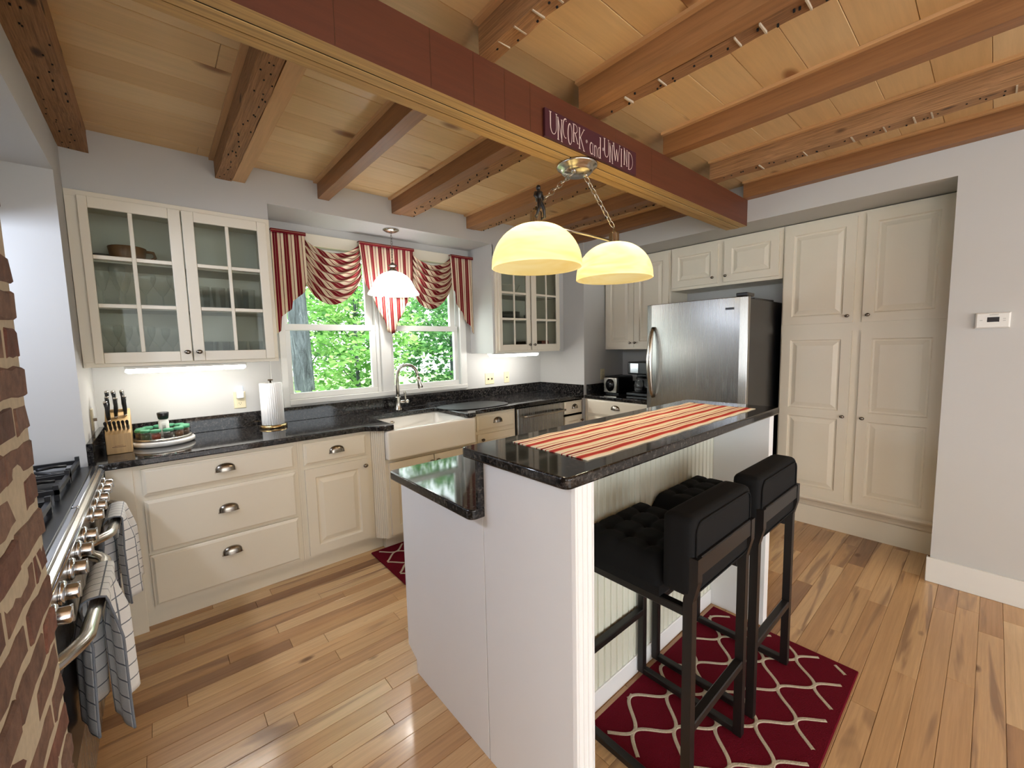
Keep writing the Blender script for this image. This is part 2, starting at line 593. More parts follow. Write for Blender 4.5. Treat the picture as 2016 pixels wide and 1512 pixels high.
# ---- brick pier on the near side of the range
brickwall = structure(MB().box(-0.85, 0.0725, -3.22, -2.1355, 0, 2.6).build('wall_brick', M['mortar'], origin=(0, 0, 0)))
def brickmat():
    m = NT('old_brick')
    oi = m.n('ShaderNodeObjectInfo')
    r = m.ramp([(0.0, S(142, 96, 80)), (0.25, S(116, 76, 64)), (0.5, S(136, 104, 88)), (0.75, S(104, 74, 66)), (1.0, S(150, 118, 100))])
    m.l(oi.outputs['Random'], r.inputs['Fac'])
    n = m.n('ShaderNodeTexNoise', Scale=26.0, Detail=7.0, Roughness=0.7)
    m.l(m.coords((1, 1, 1), 19.0), n.inputs['Vector'])
    d = m.ramp([(0.3, (0.55, 0.55, 0.55, 1)), (0.6, (1, 1, 1, 1)), (0.78, (1.5, 1.45, 1.35, 1))])
    m.l(n.outputs['Fac'], d.inputs['Fac'])
    m.l(m.mixc(1.0, r.outputs['Color'], d.outputs['Color'], 'MULTIPLY'), m.p.inputs['Base Color'])
    m.p.inputs['Roughness'].default_value = 0.9
    m.bump(n.outputs['Fac'], 0.6, 0.012)
    return m.mat
M['brick'] = brickmat()
def brick_mesh(L, seed):
    """irregular hand-made brick: subdivided, jittered box with its length along y"""
    r = random.Random(seed)
    bm = bmesh.new()
    bmesh.ops.create_cube(bm, size=1.0)
    bmesh.ops.scale(bm, vec=(0.10, L, 0.056), verts=bm.verts)
    bmesh.ops.subdivide_edges(bm, edges=[e for e in bm.edges if abs((e.verts[0].co - e.verts[1].co).y) > 0.05], cuts=3)
    for v in bm.verts:
        v.co.y += r.uniform(-0.005, 0.005)
        v.co.z += r.uniform(-0.004, 0.004)
        v.co.x += r.uniform(-0.002, 0.002)
    bmesh.ops.recalc_face_normals(bm, faces=bm.faces)
    bmesh.ops.bevel(bm, geom=[e for e in bm.edges if e.calc_face_angle(0) > 0.9], offset=0.004, segments=1, affect='EDGES', clamp_overlap=True)
    me = bpy.data.meshes.new('brick')
    bm.to_mesh(me); bm.free()
    me.materials.append(M['brick'])
    return me
bm_long = [brick_mesh(0.197, 10 + i) for i in range(6)]
bm_half = [brick_mesh(0.095, 30 + i) for i in range(4)]
CH = 0.0715
for c in range(35):
    z = 0.032 + c * CH
    yy = -2.132
    first = c % 2 == 0
    end = -2.95 if c % 2 == 0 else -2.9
    while yy > end:
        if first and c % 2 == 0:
            L, me = 0.095, bm_half[c % 4]
        else:
            L, me = 0.197, rnd.choice(bm_long)
        first = False
        link('brick', me, brickwall, (0.0255 + rnd.uniform(-0.0025, 0.0025), yy - L / 2, z), (rnd.uniform(-0.012, 0.012), 0, rnd.uniform(-0.01, 0.01)))
        yy -= L + 0.014

# ---- beam and joists
bxs = [(-2.160, -2.1105), (-2.1045, -2.0645), (-2.0585, -2.015)]
beam = thing('ceiling_beam', 'dark red-stained main ceiling beam carrying the painted wine sign', 'beam', (0, -2.09, 2.27))
beam['kind'] = 'structure'
for i, (a, b) in enumerate(bxs):
    fm = [1, 0, 0, 1, 1, 1] if i == 0 else [1, 1, 1, 1, 1, 1]
    MB().box(0.0, XW, a, b, 2.27 - 0.002 * (i == 1), 2.452, 0, fm).build('beam_board', [M['beamred'], M['beamraw']], beam)
for (a, b) in ((-2.1105, -2.1045), (-2.0645, -2.0585)):
    MB().box(0.0, XW, a, b, 2.2712, 2.45).build('board_seam', M['dark'], beam)
# fine vertical saw joints in the stained face
for xx in (1.02, 1.19, 1.33, 1.46, 2.02, 2.34, 0.72):
    MB().box(xx, xx + 0.0012, -2.1604, -2.159, 2.275, 2.45).build('face_joint', M['bronze'], beam)

YF0, YF1, YN0, YN1 = -2.02, -0.34, -4.2, -2.155
jspec = [  # x0, x1, y0, y1, kind (p planed, o old sawn), second member, label
    (-0.002, 0.105, -4.2, YF1, 'o', None, 'weathered ceiling joist running against the left wall'),
    (0.628, 0.708, YF0, YF1, 'o', (0.712, 0.777, 'l'), 'doubled weathered joist above the two-door glass cabinet, ending over its right door'),
    (1.195, 1.266, YF0, YF1, 'p', None, 'single joist whose end meets the soffit above the left valance'),
    (1.722, 1.795, YF0, YF1, 'p', (1.80, 1.90, 'o'), 'doubled joist whose end meets the soffit above the sink pendant'),
    (2.405, 2.49, YF0, YF1, 'p', (2.49, 2.575, 'o'), 'doubled joist ending over the right end of the window niche'),
    (3.03, 3.10, YF0, YF1, 'p', (3.10, 3.19, 'o'), 'joist seen behind the island pendant chains, second from the refrigerator wall'),
    (3.555, 3.645, YF0, YF1, 'p', None, 'short joist lying along the refrigerator wall behind the beam'),
    (0.62, 0.70, YN0, YN1, 'p', None, 'joist on the near side of the beam nearest the brick'),
    (1.222, 1.285, YN0, YN1, 'o', None, 'studded joist on the near side of the beam, left of the sign'),
    (1.758, 1.826, YN0, YN1, 'p', (1.834, 1.905, 'o'), 'doubled joist on the near side of the beam meeting it above the sign'),
    (2.462, 2.53, YN0, YN1, 'p', None, 'planed joist on the near side of the beam, just right of the sign'),
    (3.03, 3.12, YN0, YN1, 'o', None, 'knotty joist on the near side of the beam, next to the wall joist'),
    (3.57, 3.645, YN0, YN1, 'p', None, 'joist flush along the top of the thermostat wall'),
]
jm = {'p': M['joistwood'], 'o': M['oldwood'], 'l': M['palewood']}
def rough_timber(x0, x1, y0, y1, z0, z1, amp, seed):
    r = random.Random(seed)
    n = max(6, int((y1 - y0) / 0.09))
    mb = MB()
    prev = None
    for i in range(n + 1):
        yy = y0 + (y1 - y0) * i / n
        j = lambda: r.uniform(-amp, amp)
        ring = [mb.vert((x0 + j(), yy, z0 + j())), mb.vert((x1 + j(), yy, z0 + j())), mb.vert((x1 + j() * 0.3, yy, z1)), mb.vert((x0 + j() * 0.3, yy, z1))]
        if prev:
            for q in range(4):
                mb.face((prev[q], prev[(q + 1) % 4], ring[(q + 1) % 4], ring[q]))
        else:
            mb.face(ring)
        prev = ring
    mb.face(list(reversed(prev)))
    return mb
for i, (x0, x1, y0, y1, kd, sec, lab) in enumerate(jspec):
    t = thing('ceiling_joist', lab, 'joist', ((x0 + x1) / 2, (y0 + y1) / 2, ZJ), 'ceiling joists')
    t['kind'] = 'structure'
    rough_timber(x0, x1, y0, y1, ZJ, ZP, 0.0035 if kd == 'o' else 0.0008, i).build('timber', jm[kd], t)
    if sec:
        rough_timber(sec[0], sec[1], y0, y1, ZJ + 0.004, ZP, 0.0035 if sec[2] == 'o' else 0.0008, 50 + i).build('timber', jm[sec[2]], t)
    if i not in (0,):
        MB().box(x0 - 0.024, x0 - 0.0005, y0, y1, ZP - 0.014, ZP).build('cleat', M['palewood'], t)
    if kd == 'o' or (sec and sec[2] == 'o'):      # lath marks left by old plaster, nail holes
        a, b = (x0, x1) if kd == 'o' else (sec[0], sec[1])
        lath = MB(); holes = MB()
        yy = y0 + 0.05
        while yy < y1 - 0.05:
            w = rnd.uniform(0.003, 0.007)
            if y0 < -3 and i > 0 and rnd.random() < 0.55:
                lath.box(a + 0.004, b - 0.006, yy, yy + w, ZJ - 0.0035, ZJ + 0.006)
            for _ in range(1 if rnd.random() < 0.6 else 2):
                hx, hy = rnd.uniform(a + 0.01, b - 0.01), yy + rnd.uniform(0.012, 0.04)
                holes.box(hx, hx + 0.005, hy, hy + 0.006, ZJ - 0.0038, ZJ + 0.006)
            yy += rnd.uniform(0.05, 0.085)
        if lath.v:
            lo = lath.build('plaster_line', M['mortar'], t); lo['kind'] = 'stuff'
        ho = holes.build('nail_hole', M['dark'], t); ho['kind'] = 'stuff'

# ---- window: two double-hung sashes, jambs, casing, sill
def window(n, x0, x1, label):
    w = thing('window_%d' % n, label, 'window', ((x0 + x1) / 2, 0.05, WZ0))
    w['kind'] = 'structure'
    del w['category']
    z0, zm0, zm1, z1 = 1.072, 1.586, 1.634, 2.215
    # lower sash
    yb0, yb1 = 0.022, 0.058
    MB().box(x0, x1, yb0, yb1, z0, z0 + 0.044).build('bottom_rail', M['white'], w, bevel=0.003)
    MB().box(x0, x1, yb0, yb1, zm0, zm1).build('meeting_rail', M['white'], w, bevel=0.003)
    for (a, b) in ((x0, x0 + 0.032), (x1 - 0.040, x1)):
        MB().box(a, b, yb0, yb1, z0 + 0.044, zm0).build('stile', M['white'], w, bevel=0.003)
    MB().box(x0 + 0.030, x1 - 0.038, 0.038, 0.042, z0 + 0.04, zm0 + 0.004).build('pane', M['winglass'], w)
    # upper sash further out
    yt0, yt1 = 0.062, 0.098
    MB().box(x0, x1, yt0, yt1, zm0 + 0.005, zm1 + 0.002).build('meeting_rail', M['white'], w, bevel=0.003)
    MB().box(x0, x1, yt0, yt1, z1 - 0.04, z1).build('top_rail', M['white'], w, bevel=0.003)
    for (a, b) in ((x0, x0 + 0.030), (x1 - 0.055, x1)):
        MB().box(a, b, yt0, yt1, zm1, z1 - 0.04).build('stile', M['white'], w, bevel=0.003)
    MB().box(x0 + 0.028, x1 - 0.053, 0.078, 0.082, zm1 - 0.004, z1 - 0.036).build('pane', M['winglass'], w)
window(1, 1.022, 1.705, 'left double-hung window above the paper towel roll')
window(2, 1.828, 2.528, 'right double-hung window behind the faucet')
def trim(n, boxes, mat=None, bevel=0.003):
    mb = MB()
    for b in boxes:
        mb.box(*b)
    return structure(mb.build('trim_%d' % n, mat or M['white'], bevel=bevel, origin=(0, 0, 0)))
trim(1, [(0.972, 1.016, -0.018, 0.0, 1.02, 2.30)])
trim(2, [(2.534, 2.60, -0.018, 0.0, 1.03, 2.30)])
trim(3, [(1.016, 2.534, -0.018, 0.0, 2.212, 2.30)], M['cream'])
trim(4, [(1.735, 1.826, -0.012, 0.1, 1.072, 2.212), (1.705, 1.735, 0.015, 0.1, 1.072, 2.212)])
trim(5, [(1.012, 2.60, -0.024, 0.10, 1.034, 1.0715)])
# ================================================================== CABINETS
def door_mesh(F, u0, u1, z0, z1, fields=None, st=0.058, t=0.019, mi=0):
    """raised-panel door; fields = list of (z0,z1) openings"""
    mb = MB()
    if fields is None:
        fields = [(z0 + st, z1 - st)]
    mb.bar(F, u0, u0 + st, 0, t, z0, z1, mi); mb.bar(F, u1 - st, u1, 0, t, z0, z1, mi)
    zs = [z0] + [q for f in fields for q in f] + [z1]
    for k in range(0, len(zs), 2):
        mb.bar(F, u0 + st, u1 - st, 0, t, zs[k], zs[k + 1], mi)
    for (a, b) in fields:
        mb.rings(F, (u0 + st, u1 - st, a, b), [(0, t), (0.007, 0.009), (0.016, 0.008), (0.040, 0.016), (0.044, 0.0175)], mi, True, False)
    return mb
def drawer_mesh(F, u0, u1, z0, z1, t=0.019):
    return MB().rings(F, (u0, u1, z0, z1), [(0, 0), (0, 0.012), (0.007, 0.0135), (0.016, t)])
def knob(F, u, z, parent, d0=0.019, mat=None, r=0.016):
    c = Vector(F(u, d0, z)); ax = Vector(F(u, d0 + 1, z)) - c
    mb = MB().lathe([(0.007, 0), (0.0055, 0.006), (0.006, 0.012), (r, 0.018), (r * 1.02, 0.022), (r * 0.8, 0.027), (r * 0.4, 0.0295), (0, 0.030)], c, 16, ax, sx=1.0, sy=0.8)
    mb.build('knob', mat or M['pewter'], parent)
def cup_pull(F, u, z, parent, a=0.047, h=0.044, d=0.022, d0=0.019):
    mb = MB()
    for (s_, k) in ((1.0, 0), (0.90, 1)):
        mb.grid(lambda p, q: F(u + a * s_ * math.cos(PI * p), d0 + 0.001 + d * s_ * (max(0.0, math.sin(PI * p)) ** 0.6) * math.sin(PI / 2 * q) ** 0.9,
                               z - 0.020 + h * s_ * (max(0.0, math.sin(PI * p)) ** 0.6) * math.cos(PI / 2 * q)), 14, 6)
    mb.rings(F, (u - a * 1.05, u + a * 1.05, z - 0.024, z - 0.019), [(0, d0), (0, d0 + 0.003)])
    mb.build('cup_pull', M['pewter'], parent)
def body_box(parent, x0, x1, y0, y1, z0, z1, name='body', mat=None):
    return MB().box(x0, x1, y0, y1, z0, z1).build(name, mat or M['cream'], parent, bevel=0.002, seg=1)

YFC = -0.605                 # face-frame plane of the window-wall base cabinets
F0 = FY(YFC)
ZT = 0.878
# three-drawer bank beside the range
t = thing('drawer_cabinet', 'cream three-drawer base cabinet beside the range', 'cabinet', (0.5, -0.3, 0), 'cream base cabinets')
MB().box(0.06, 0.902, YFC, -0.01, 0.105, ZT).build('body', M['cream'], t)
MB().box(0.052, 0.15, YFC - 0.004, YFC, 0.0, ZT).build('filler_panel', M['cream'], t, bevel=0.0015, seg=1)
MB().box(0.06, 0.902, -0.555, -0.02, 0.0, 0.105).build('toe_kick', M['cream'], t)
for (z0, z1, zp) in ((0.126, 0.400, 0.318), (0.412, 0.690, 0.566), (0.716, 0.856, 0.797)):
    d = drawer_mesh(F0, 0.182, 0.884, z0, z1).build('drawer', M['cream'], t)
    cup_pull(F0, 0.531, zp, d)
# drawer-over-door cabinet
t = thing('base_cabinet', 'cream base cabinet with one drawer and door, left of the farmhouse sink', 'cabinet', (1.13, -0.3, 0), 'cream base cabinets')
MB().box(0.9025, 1.368, YFC, -0.01, 0.105, ZT).build('body', M['cream'], t)
MB().box(0.9025, 1.44, -0.555, -0.02, 0.0, 0.105).build('toe_kick', M['cream'], t)
d = drawer_mesh(F0, 0.936, 1.332, 0.716, 0.856).build('drawer', M['cream'], t)
cup_pull(F0, 1.134, 0.792, d)
d = door_mesh(F0, 0.936, 1.332, 0.128, 0.690).build('door', M['cream'], t)
knob(F0, 1.312, 0.646, d)
for xx in (0.9025, 0.914):   # little bead between the two face frames
    MB().box(xx, xx + 0.006, YFC - 0.003, YFC, 0.11, ZT).build('frame_bead', M['cream'], t)
# sink base, bumped forward on angled fluted pilasters
t = thing('sink_cabinet', 'cream bumped-out base cabinet under the farmhouse sink', 'cabinet', (1.8, -0.35, 0), 'cream base cabinets')
YS = -0.690
MB().prism([(1.4305, YS), (2.170, YS), (2.170, -0.02), (1.4305, -0.02)], 0.105, 0.668).build('body', M['cream'], t)
MB().box(1.441, 2.16, -0.61, -0.02, 0.0, 0.105).build('toe_kick', M['cream'], t)
for (pa, pb) in (((1.369, YFC), (1.430, YS)), ((2.171, YS), (2.232, YFC))):
    mb = MB()
    n = 7
    ax, ay = pb[0] - pa[0], pb[1] - pa[1]
    L = math.hypot(ax, ay); nx, ny = ay / L, -ax / L
    prof = []
    for k in range(n * 2 + 1):
        q = k / (n * 2)
        dd = 0.004 if k % 2 else 0.0
        prof.append((pa[0] + ax * q - nx * dd * -1, pa[1] + ay * q - ny * dd * -1))
    back = [(pb[0], -0.45), (pa[0], -0.45)]
    mb.prism(prof + back, 0.105, ZT)
    mb.build('pilaster', M['cream'], t)
FSK = FY(YS)
for (a, b, kx) in ((1.452, 1.798, 1.775), (1.806, 2.150, 1.828)):
    d = door_mesh(FSK, a, b, 0.128, 0.645).build('door', M['cream'], t)
    knob(FSK, kx, 0.60, d)
# right of the sink
t = thing('base_cabinet', 'cream base cabinet with one drawer and door, between sink and dishwasher', 'cabinet', (2.48, -0.3, 0), 'cream base cabinets')
MB().box(2.234, 2.696, YFC, -0.01, 0.105, ZT).build('body', M['cream'], t)
MB().box(2.17, 2.696, -0.555, -0.02, 0.0, 0.105).build('toe_kick', M['cream'], t)
d = drawer_mesh(F0, 2.268, 2.676, 0.728, 0.858).build('drawer', M['cream'], t)
cup_pull(F0, 2.484, 0.805, d)
d = door_mesh(F0, 2.268, 2.676, 0.128, 0.700).build('door', M['cream'], t)
knob(F0, 2.312, 0.655, d, mat=M['bronze'])
# dishwasher
t = thing('dishwasher', 'stainless steel dishwasher under the black counter', 'dishwasher', (3.01, -0.3, 0))
MB().box(2.703, 3.325, -0.60, -0.03, 0.10, ZT - 0.002).build('body', M['black'], t)
MB().box(2.703, 3.325, -0.55, -0.03, 0.0, 0.10).build('toe_kick', M['black'], t)
MB().box(2.708, 3.320, -0.632, -0.601, 0.105, ZT - 0.008).build('door', M['steel'], t, bevel=0.006)
mb = MB()
mb.tube([(2.75 + 0.56 * q / 14, -0.664 - 0.020 * math.sin(PI * q / 14), 0.795) for q in range(15)], 0.011, 10)
for xx in (2.765, 3.295):
    mb.box(xx - 0.008, xx + 0.008, -0.668, -0.632, 0.788, 0.802)
mb.build('handle', M['nickel'], t)
# narrow corner cabinet
t = thing('corner_cabinet', 'narrow cream cabinet with drawer and door right of the dishwasher', 'cabinet', (3.47, -0.3, 0), 'cream base cabinets')
MB().box(3.328, 3.629, YFC, -0.645 + 0.04, 0.105, ZT).build('body', M['cream'], t)
MB().box(3.328, 3.629, -0.555, -0.5, 0.0, 0.105).build('toe_kick', M['cream'], t)
d = drawer_mesh(F0, 3.345, 3.612, 0.735, 0.862).build('drawer', M['cream'], t)
cup_pull(F0, 3.492, 0.808, d, a=0.04)
d = door_mesh(F0, 3.345, 3.612, 0.128, 0.712, st=0.05).build('door', M['cream'], t)
knob(F0, 3.592, 0.655, d, mat=M['bronze'])
# drawers on the refrigerator wall
FR = FX(3.63)
t = thing('base_cabinet', 'cream drawer cabinet under the coffee maker counter beside the refrigerator', 'cabinet', (3.95, -1.05, 0), 'cream base cabinets')
MB().box(3.631, 4.30, -1.47, -0.652, 0.105, ZT).build('body', M['cream'], t)
MB().box(3.68, 4.30, -1.47, -0.652, 0.0, 0.105).build('toe_kick', M['cream'], t)
for (z0, z1, zp) in ((0.13, 0.40, 0.31), (0.415, 0.705, 0.58), (0.722, 0.876, 0.815)):
    d = drawer_mesh(FR, 0.688, 1.40, z0, z1).build('drawer', M['cream'], t)
    cup_pull(FR, 1.035, zp, d)

# ---- worktops
def curve_front():
    pts = []
    return pts
SX0, SX1, SYB = 1.497, 2.100, -0.235     # sink cut-out
def s_curve(xa, ya, xb, yb, n=8):
    out = []
    for i in range(n + 1):
        q = i / n
        e = q * q * (3 - 2 * q)
        out.append((xa + (xb - xa) * q, ya + (yb - ya) * e))
    return out
poly = [(0.0, -0.02), (0.0, -0.636)] + s_curve(1.30, -0.636, 1.43, -0.726) + [(1.47, -0.730), (1.492, -0.722), (SX0, -0.705), (SX0, SYB), (SX1, SYB), (SX1, -0.705), (2.108, -0.722), (2.125, -0.730)] + \
    s_curve(2.17, -0.728, 2.26, -0.636) + [(3.628, -0.636), (3.628, -0.02)]
t = thing('worktop', 'black speckled granite worktop around the farmhouse sink, with upstand', 'worktop', (1.8, -0.3, ZT))
MB().prism(poly, ZT + 0.001, 0.914).build('slab', M['granite'], t, bevel=0.006, seg=2)
MB().box(0.0235, 3.605, -0.02, -0.0005, 0.9145, 1.017).build('upstand', M['granite'], t, bevel=0.002, seg=1)
MB().box(0.0005, 0.023, -0.613, -0.0005, 0.9145, 1.017).build('upstand', M['granite'], t, bevel=0.002, seg=1)
MB().box(3.6055, 3.6285, -0.633, -0.0005, 0.9145, 1.017).build('upstand', M['granite'], t, bevel=0.002, seg=1)
t = thing('worktop', 'short black granite worktop holding the toaster and coffee maker', 'worktop', (3.95, -1.05, ZT))
MB().box(3.612, 4.309, -1.482, -0.652, ZT + 0.001, 0.914).build('slab', M['granite'], t, bevel=0.006, seg=2)
MB().box(3.66, 4.288, -0.663, -0.6415, 0.9145, 1.017).build('upstand', M['granite'], t, bevel=0.002, seg=1)
MB().box(4.288, 4.309, -1.482, -0.664, 0.9145, 1.017).build('upstand', M['granite'], t, bevel=0.002, seg=1)

# ---- glass wall cabinets
def glass_cabinet(label, x0, x1, doors, z0, z1, group):
    t = thing('glass_cabinet', label, 'cabinet', ((x0 + x1) / 2, -0.2, z0), group)
    yb, yf = -0.362, -0.021
    MB().box(x0, x0 + 0.018, yb, yf, z0, z1).box(x1 - 0.018, x1, yb, yf, z0, z1).box(x0 + 0.018, x1 - 0.018, yb, yf, z0, z0 + 0.02) \
        .box(x0 + 0.018, x1 - 0.018, yb, yf, z1 - 0.02, z1).build('body', M['cream'], t)
    MB().box(x0 + 0.018, x1 - 0.018, -0.027, yf, z0 + 0.02, z1 - 0.02).build('back_panel', M['inside'], t)
    # face frame
    MB().box(x0, x1, yb - 0.019, yb, z1 - 0.032, z1).box(x0, x1, yb - 0.019, yb, z0, z0 + 0.025) \
        .box(x0, x0 + 0.045, yb - 0.019, yb, z0 + 0.025, z1 - 0.032).box(x1 - 0.03, x1, yb - 0.019, yb, z0 + 0.025, z1 - 0.032).build('face_frame', M['cream'], t, bevel=0.001, seg=1)
    for zs in (1.690, 1.932):
        MB().box(x0 + 0.019, x1 - 0.019, -0.33, -0.028, zs - 0.014, zs).build('shelf', M['inside'], t)
    F = FY(yb - 0.0195)
    for (a, b, gx0, gx1, kx) in doors:
        dz0, dz1 = z0 + 0.018, z1 - 0.026
        d = MB()
        d.bar(F, a, gx0, 0, 0.019, dz0, dz1); d.bar(F, gx1, b, 0, 0.019, dz0, dz1)
        d.bar(F, gx0, gx1, 0, 0.019, dz0, 1.447); d.bar(F, gx0, gx1, 0, 0.019, 2.172, dz1)
        d = d.build('door', M['cream'], t, bevel=0.003)
        m = MB()
        mx = (gx0 + gx1) / 2
        m.bar(F, mx - 0.009, mx + 0.009, 0.004, 0.017, 1.447, 2.172)
        for zs in (1.688, 1.932):
            m.bar(F, gx0, mx - 0.009, 0.004, 0.017, zs - 0.010, zs + 0.010)
            m.bar(F, mx + 0.009, gx1, 0.004, 0.017, zs - 0.010, zs + 0.010)
        m.build('muntin', M['cream'], d, bevel=0.002, seg=1)
        for (ga, gb) in ((gx0, mx), (mx, gx1)):
            for (za, zb) in ((1.447, 1.688), (1.688, 1.932), (1.932, 2.172)):
                q = MB().bar(F, ga, gb, 0.006, 0.009, za, zb)
                q.build('pane', M['glass'], d)
        knob(F, kx, 1.442, d, r=0.015)
    return t
glass_cabinet('white two-door glass cabinet left of the window, full of stemware', 0.002, 0.886,
              [(0.046, 0.446, 0.082, 0.392, 0.424), (0.451, 0.864, 0.504, 0.814, 0.477)], 1.372, 2.254, 'glass-fronted wall cabinets')
glass_cabinet('white two-door glass cabinet right of the window, holding bowls and plates', 2.690, 3.541,
              [(2.712, 3.108, 2.750, 3.056, 3.085), (3.126, 3.528, 3.192, 3.478, 3.148)], 1.372, 2.254, 'glass-fronted wall cabinets')

# ---- refrigerator-wall cabinets
FXc = FX(XR)
ZC1 = 2.290
t = thing('wall_cabinet', 'cream two-door wall cabinet above the coffee maker', 'cabinet', (4.14, -1.02, 1.372), 'raised-panel cabinets on the refrigerator wall')
MB().box(XR, 4.305, -1.389, -0.645, 1.372, ZC1).build('body', M['cream'], t, bevel=0.002, seg=1)
for (a, b, k) in ((0.668, 1.004, 0.97), (1.009, 1.374, 1.028)):
    d = door_mesh(FXc, a, b, 1.393, ZC1 - 0.03).build('door', M['cream'], t)
    knob(FXc, k, 1.438, d, r=0.014)
t = thing('wall_cabinet', 'short cream two-door cabinet above the refrigerator', 'cabinet', (4.14, -1.85, 1.905), 'raised-panel cabinets on the refrigerator wall')
MB().box(XR, 4.305, -2.301, -1.391, 1.905, ZC1).build('body', M['cream'], t, bevel=0.002, seg=1)
for (a, b, k) in ((1.408, 1.818, 1.783), (1.872, 2.277, 1.889)):
    d = door_mesh(FXc, a, b, 1.930, ZC1 - 0.03).build('door', M['cream'], t)
    knob(FXc, k, 1.979, d, r=0.014)
t = thing('pantry_cabinet', 'tall cream four-door pantry cabinet recessed in the right wall', 'cabinet', (4.14, -2.75, 0))
MB().box(XR, 4.305, -3.212, -2.303, 0.235, ZC1).build('body', M['cream'], t, bevel=0.002, seg=1)
MB().box(XR + 0.065, 4.305, -3.212, -2.303, 0.0, 0.235).build('base_board', M['cream'], t)
mb = MB()
prof = [(0, 0.246), (-0.006, 0.240), (-0.008, 0.228), (0.0, 0.216), (0.022, 0.200), (0.040, 0.178), (0.048, 0.160), (0.060, 0.150), (0.064, 0.150), (0.064, 0.246)]
b0 = len(mb.v)
for yy in (-3.212, -2.303):
    for (dx, z) in prof:
        mb.vert((XR + dx, yy, z))
n = len(prof)
for i in range(n):
    mb.face((b0 + i, b0 + (i + 1) % n, b0 + n + (i + 1) % n, b0 + n + i))
mb.build('base_moulding', M['cream'], t)
for (a, b, k) in ((2.316, 2.741, 2.712), (2.791, 3.200, 2.822)):
    d = door_mesh(FXc, a, b, 1.546, 2.262).build('door', M['cream'], t)
    knob(FXc, k, 1.591, d, r=0.014)
    d = door_mesh(FXc, a, b, 0.266, 1.486, [(0.325, 0.858), (0.918, 1.430)]).build('door', M['cream'], t)
    knob(FXc, k, 0.881, d, r=0.014)
# ================================================================== SINK, FAUCET, APPLIANCES
t = thing('farmhouse_sink', 'white porcelain apron-front sink beneath the window', 'sink', (1.8, -0.5, 0.67))
AX0, AX1, AY, SB = 1.4315, 2.1685, -0.742, -0.20
W_ = 0.045
mb = MB()
mb.box(AX0, AX1, AY, AY + 0.055, 0.672, 0.876)
mb.build('apron', M['porcelain'], t, bevel=0.016, seg=4)
mb = MB()
IX0, IX1, IY0, IY1 = AX0 + W_, AX1 - W_, AY + 0.05, SB - 0.02
def sink_ring(x0, x1, y0, y1, z, r=0.04, n=5):
    pts = []
    for (cx, cy, a0) in ((x1 - r, y1 - r, 0), (x0 + r, y1 - r, PI / 2), (x0 + r, y0 + r, PI), (x1 - r, y0 + r, 1.5 * PI)):
        for i in range(n + 1):
            a = a0 + (PI / 2) * i / n
            pts.append((cx + r * math.cos(a), cy + r * math.sin(a), z))
    return pts
rings_ = [sink_ring(AX0, AX1, AY + 0.045, SB, 0.670, 0.02), sink_ring(AX0, AX1, AY + 0.045, SB, 0.872, 0.02), sink_ring(AX0 + 0.008, AX1 - 0.008, AY + 0.05, SB - 0.006, 0.8765, 0.02),
          sink_ring(IX0, IX1, IY0, IY1, 0.8765), sink_ring(IX0 + 0.006, IX1 - 0.006, IY0 + 0.006, IY1 - 0.006, 0.868),
          sink_ring(IX0 + 0.012, IX1 - 0.012, IY0 + 0.012, IY1 - 0.012, 0.70), sink_ring(IX0 + 0.05, IX1 - 0.05, IY0 + 0.05, IY1 - 0.05, 0.682)]
ids = [[mb.vert(p) for p in R] for R in rings_]
for A, B in zip(ids, ids[1:]):
    for q in range(len(A)):
        mb.face((A[q], A[(q + 1) % len(A)], B[(q + 1) % len(A)], B[q]), 0, True)
mb.face(ids[-1]); mb.face(list(reversed(ids[0])))
mb.build('basin', M['porcelain'], t)
MB().lathe([(0.0, 0.0), (0.042, 0.0), (0.045, 0.004), (0.03, 0.006), (0.0, 0.003)], (1.8, -0.46, 0.6825), 24).build('drain', M['chrome'], t)
MB().lathe([(0.0, 0.0), (0.012, 0.0), (0.012, 0.003), (0.0, 0.004)], (1.70, IY1 - 0.012, 0.838), 16, (0, -1, 0), sx=1.7).build('overflow_badge', M['nickel'], t)

t = thing('faucet', 'brushed nickel gooseneck kitchen faucet behind the sink', 'faucet', (1.80, -0.150, 0.9145))
fx, fy = 1.80, -0.150
MB().lathe([(0.0, 0), (0.030, 0.0), (0.030, 0.012), (0.027, 0.018), (0.021, 0.06), (0.0185, 0.105), (0.021, 0.110), (0.021, 0.116), (0.0, 0.118)], (fx, fy, 0.9145), 20).build('base', M['nickel'], t)
mb = MB()
path = [(fx, fy, 1.03), (fx, fy, 1.20)]
R = 0.085
for i in range(1, 13):
    a = PI * i / 13 * 1.08
    path.append((fx + (R - R * math.cos(a)) * 0.80, fy - (R - R * math.cos(a)) * 0.60, 1.20 + 1.15 * R * math.sin(a)))
mb.tube(path, 0.0135, 12)
mb.build('spout', M['nickel'], t)
ex, ey, ez = path[-1]
MB().tube([(ex, ey, ez), (ex + 0.006, ey - 0.005, ez - 0.03), (ex + 0.015, ey - 0.011, ez - 0.085), (ex + 0.018, ey - 0.013, ez - 0.10)], [0.014, 0.016, 0.021, 0.019], 14).build('spray_head', M['nickel'], t)
mb = MB()
mb.tube([(fx, fy, 0.985), (fx + 0.055, fy - 0.02, 0.985)], 0.016, 12)
mb.sphere((fx + 0.068, fy - 0.025, 0.985), 0.020, 12, 8)
mb.build('valve_body', M['nickel'], t)
MB().tube([(fx + 0.060, fy - 0.022, 0.995), (fx + 0.057, fy - 0.021, 1.03), (fx + 0.054, fy - 0.02, 1.065), (fx + 0.054, fy - 0.02, 1.075)], [0.007, 0.008, 0.011, 0.010], 10).build('lever', M['nickel'], t)

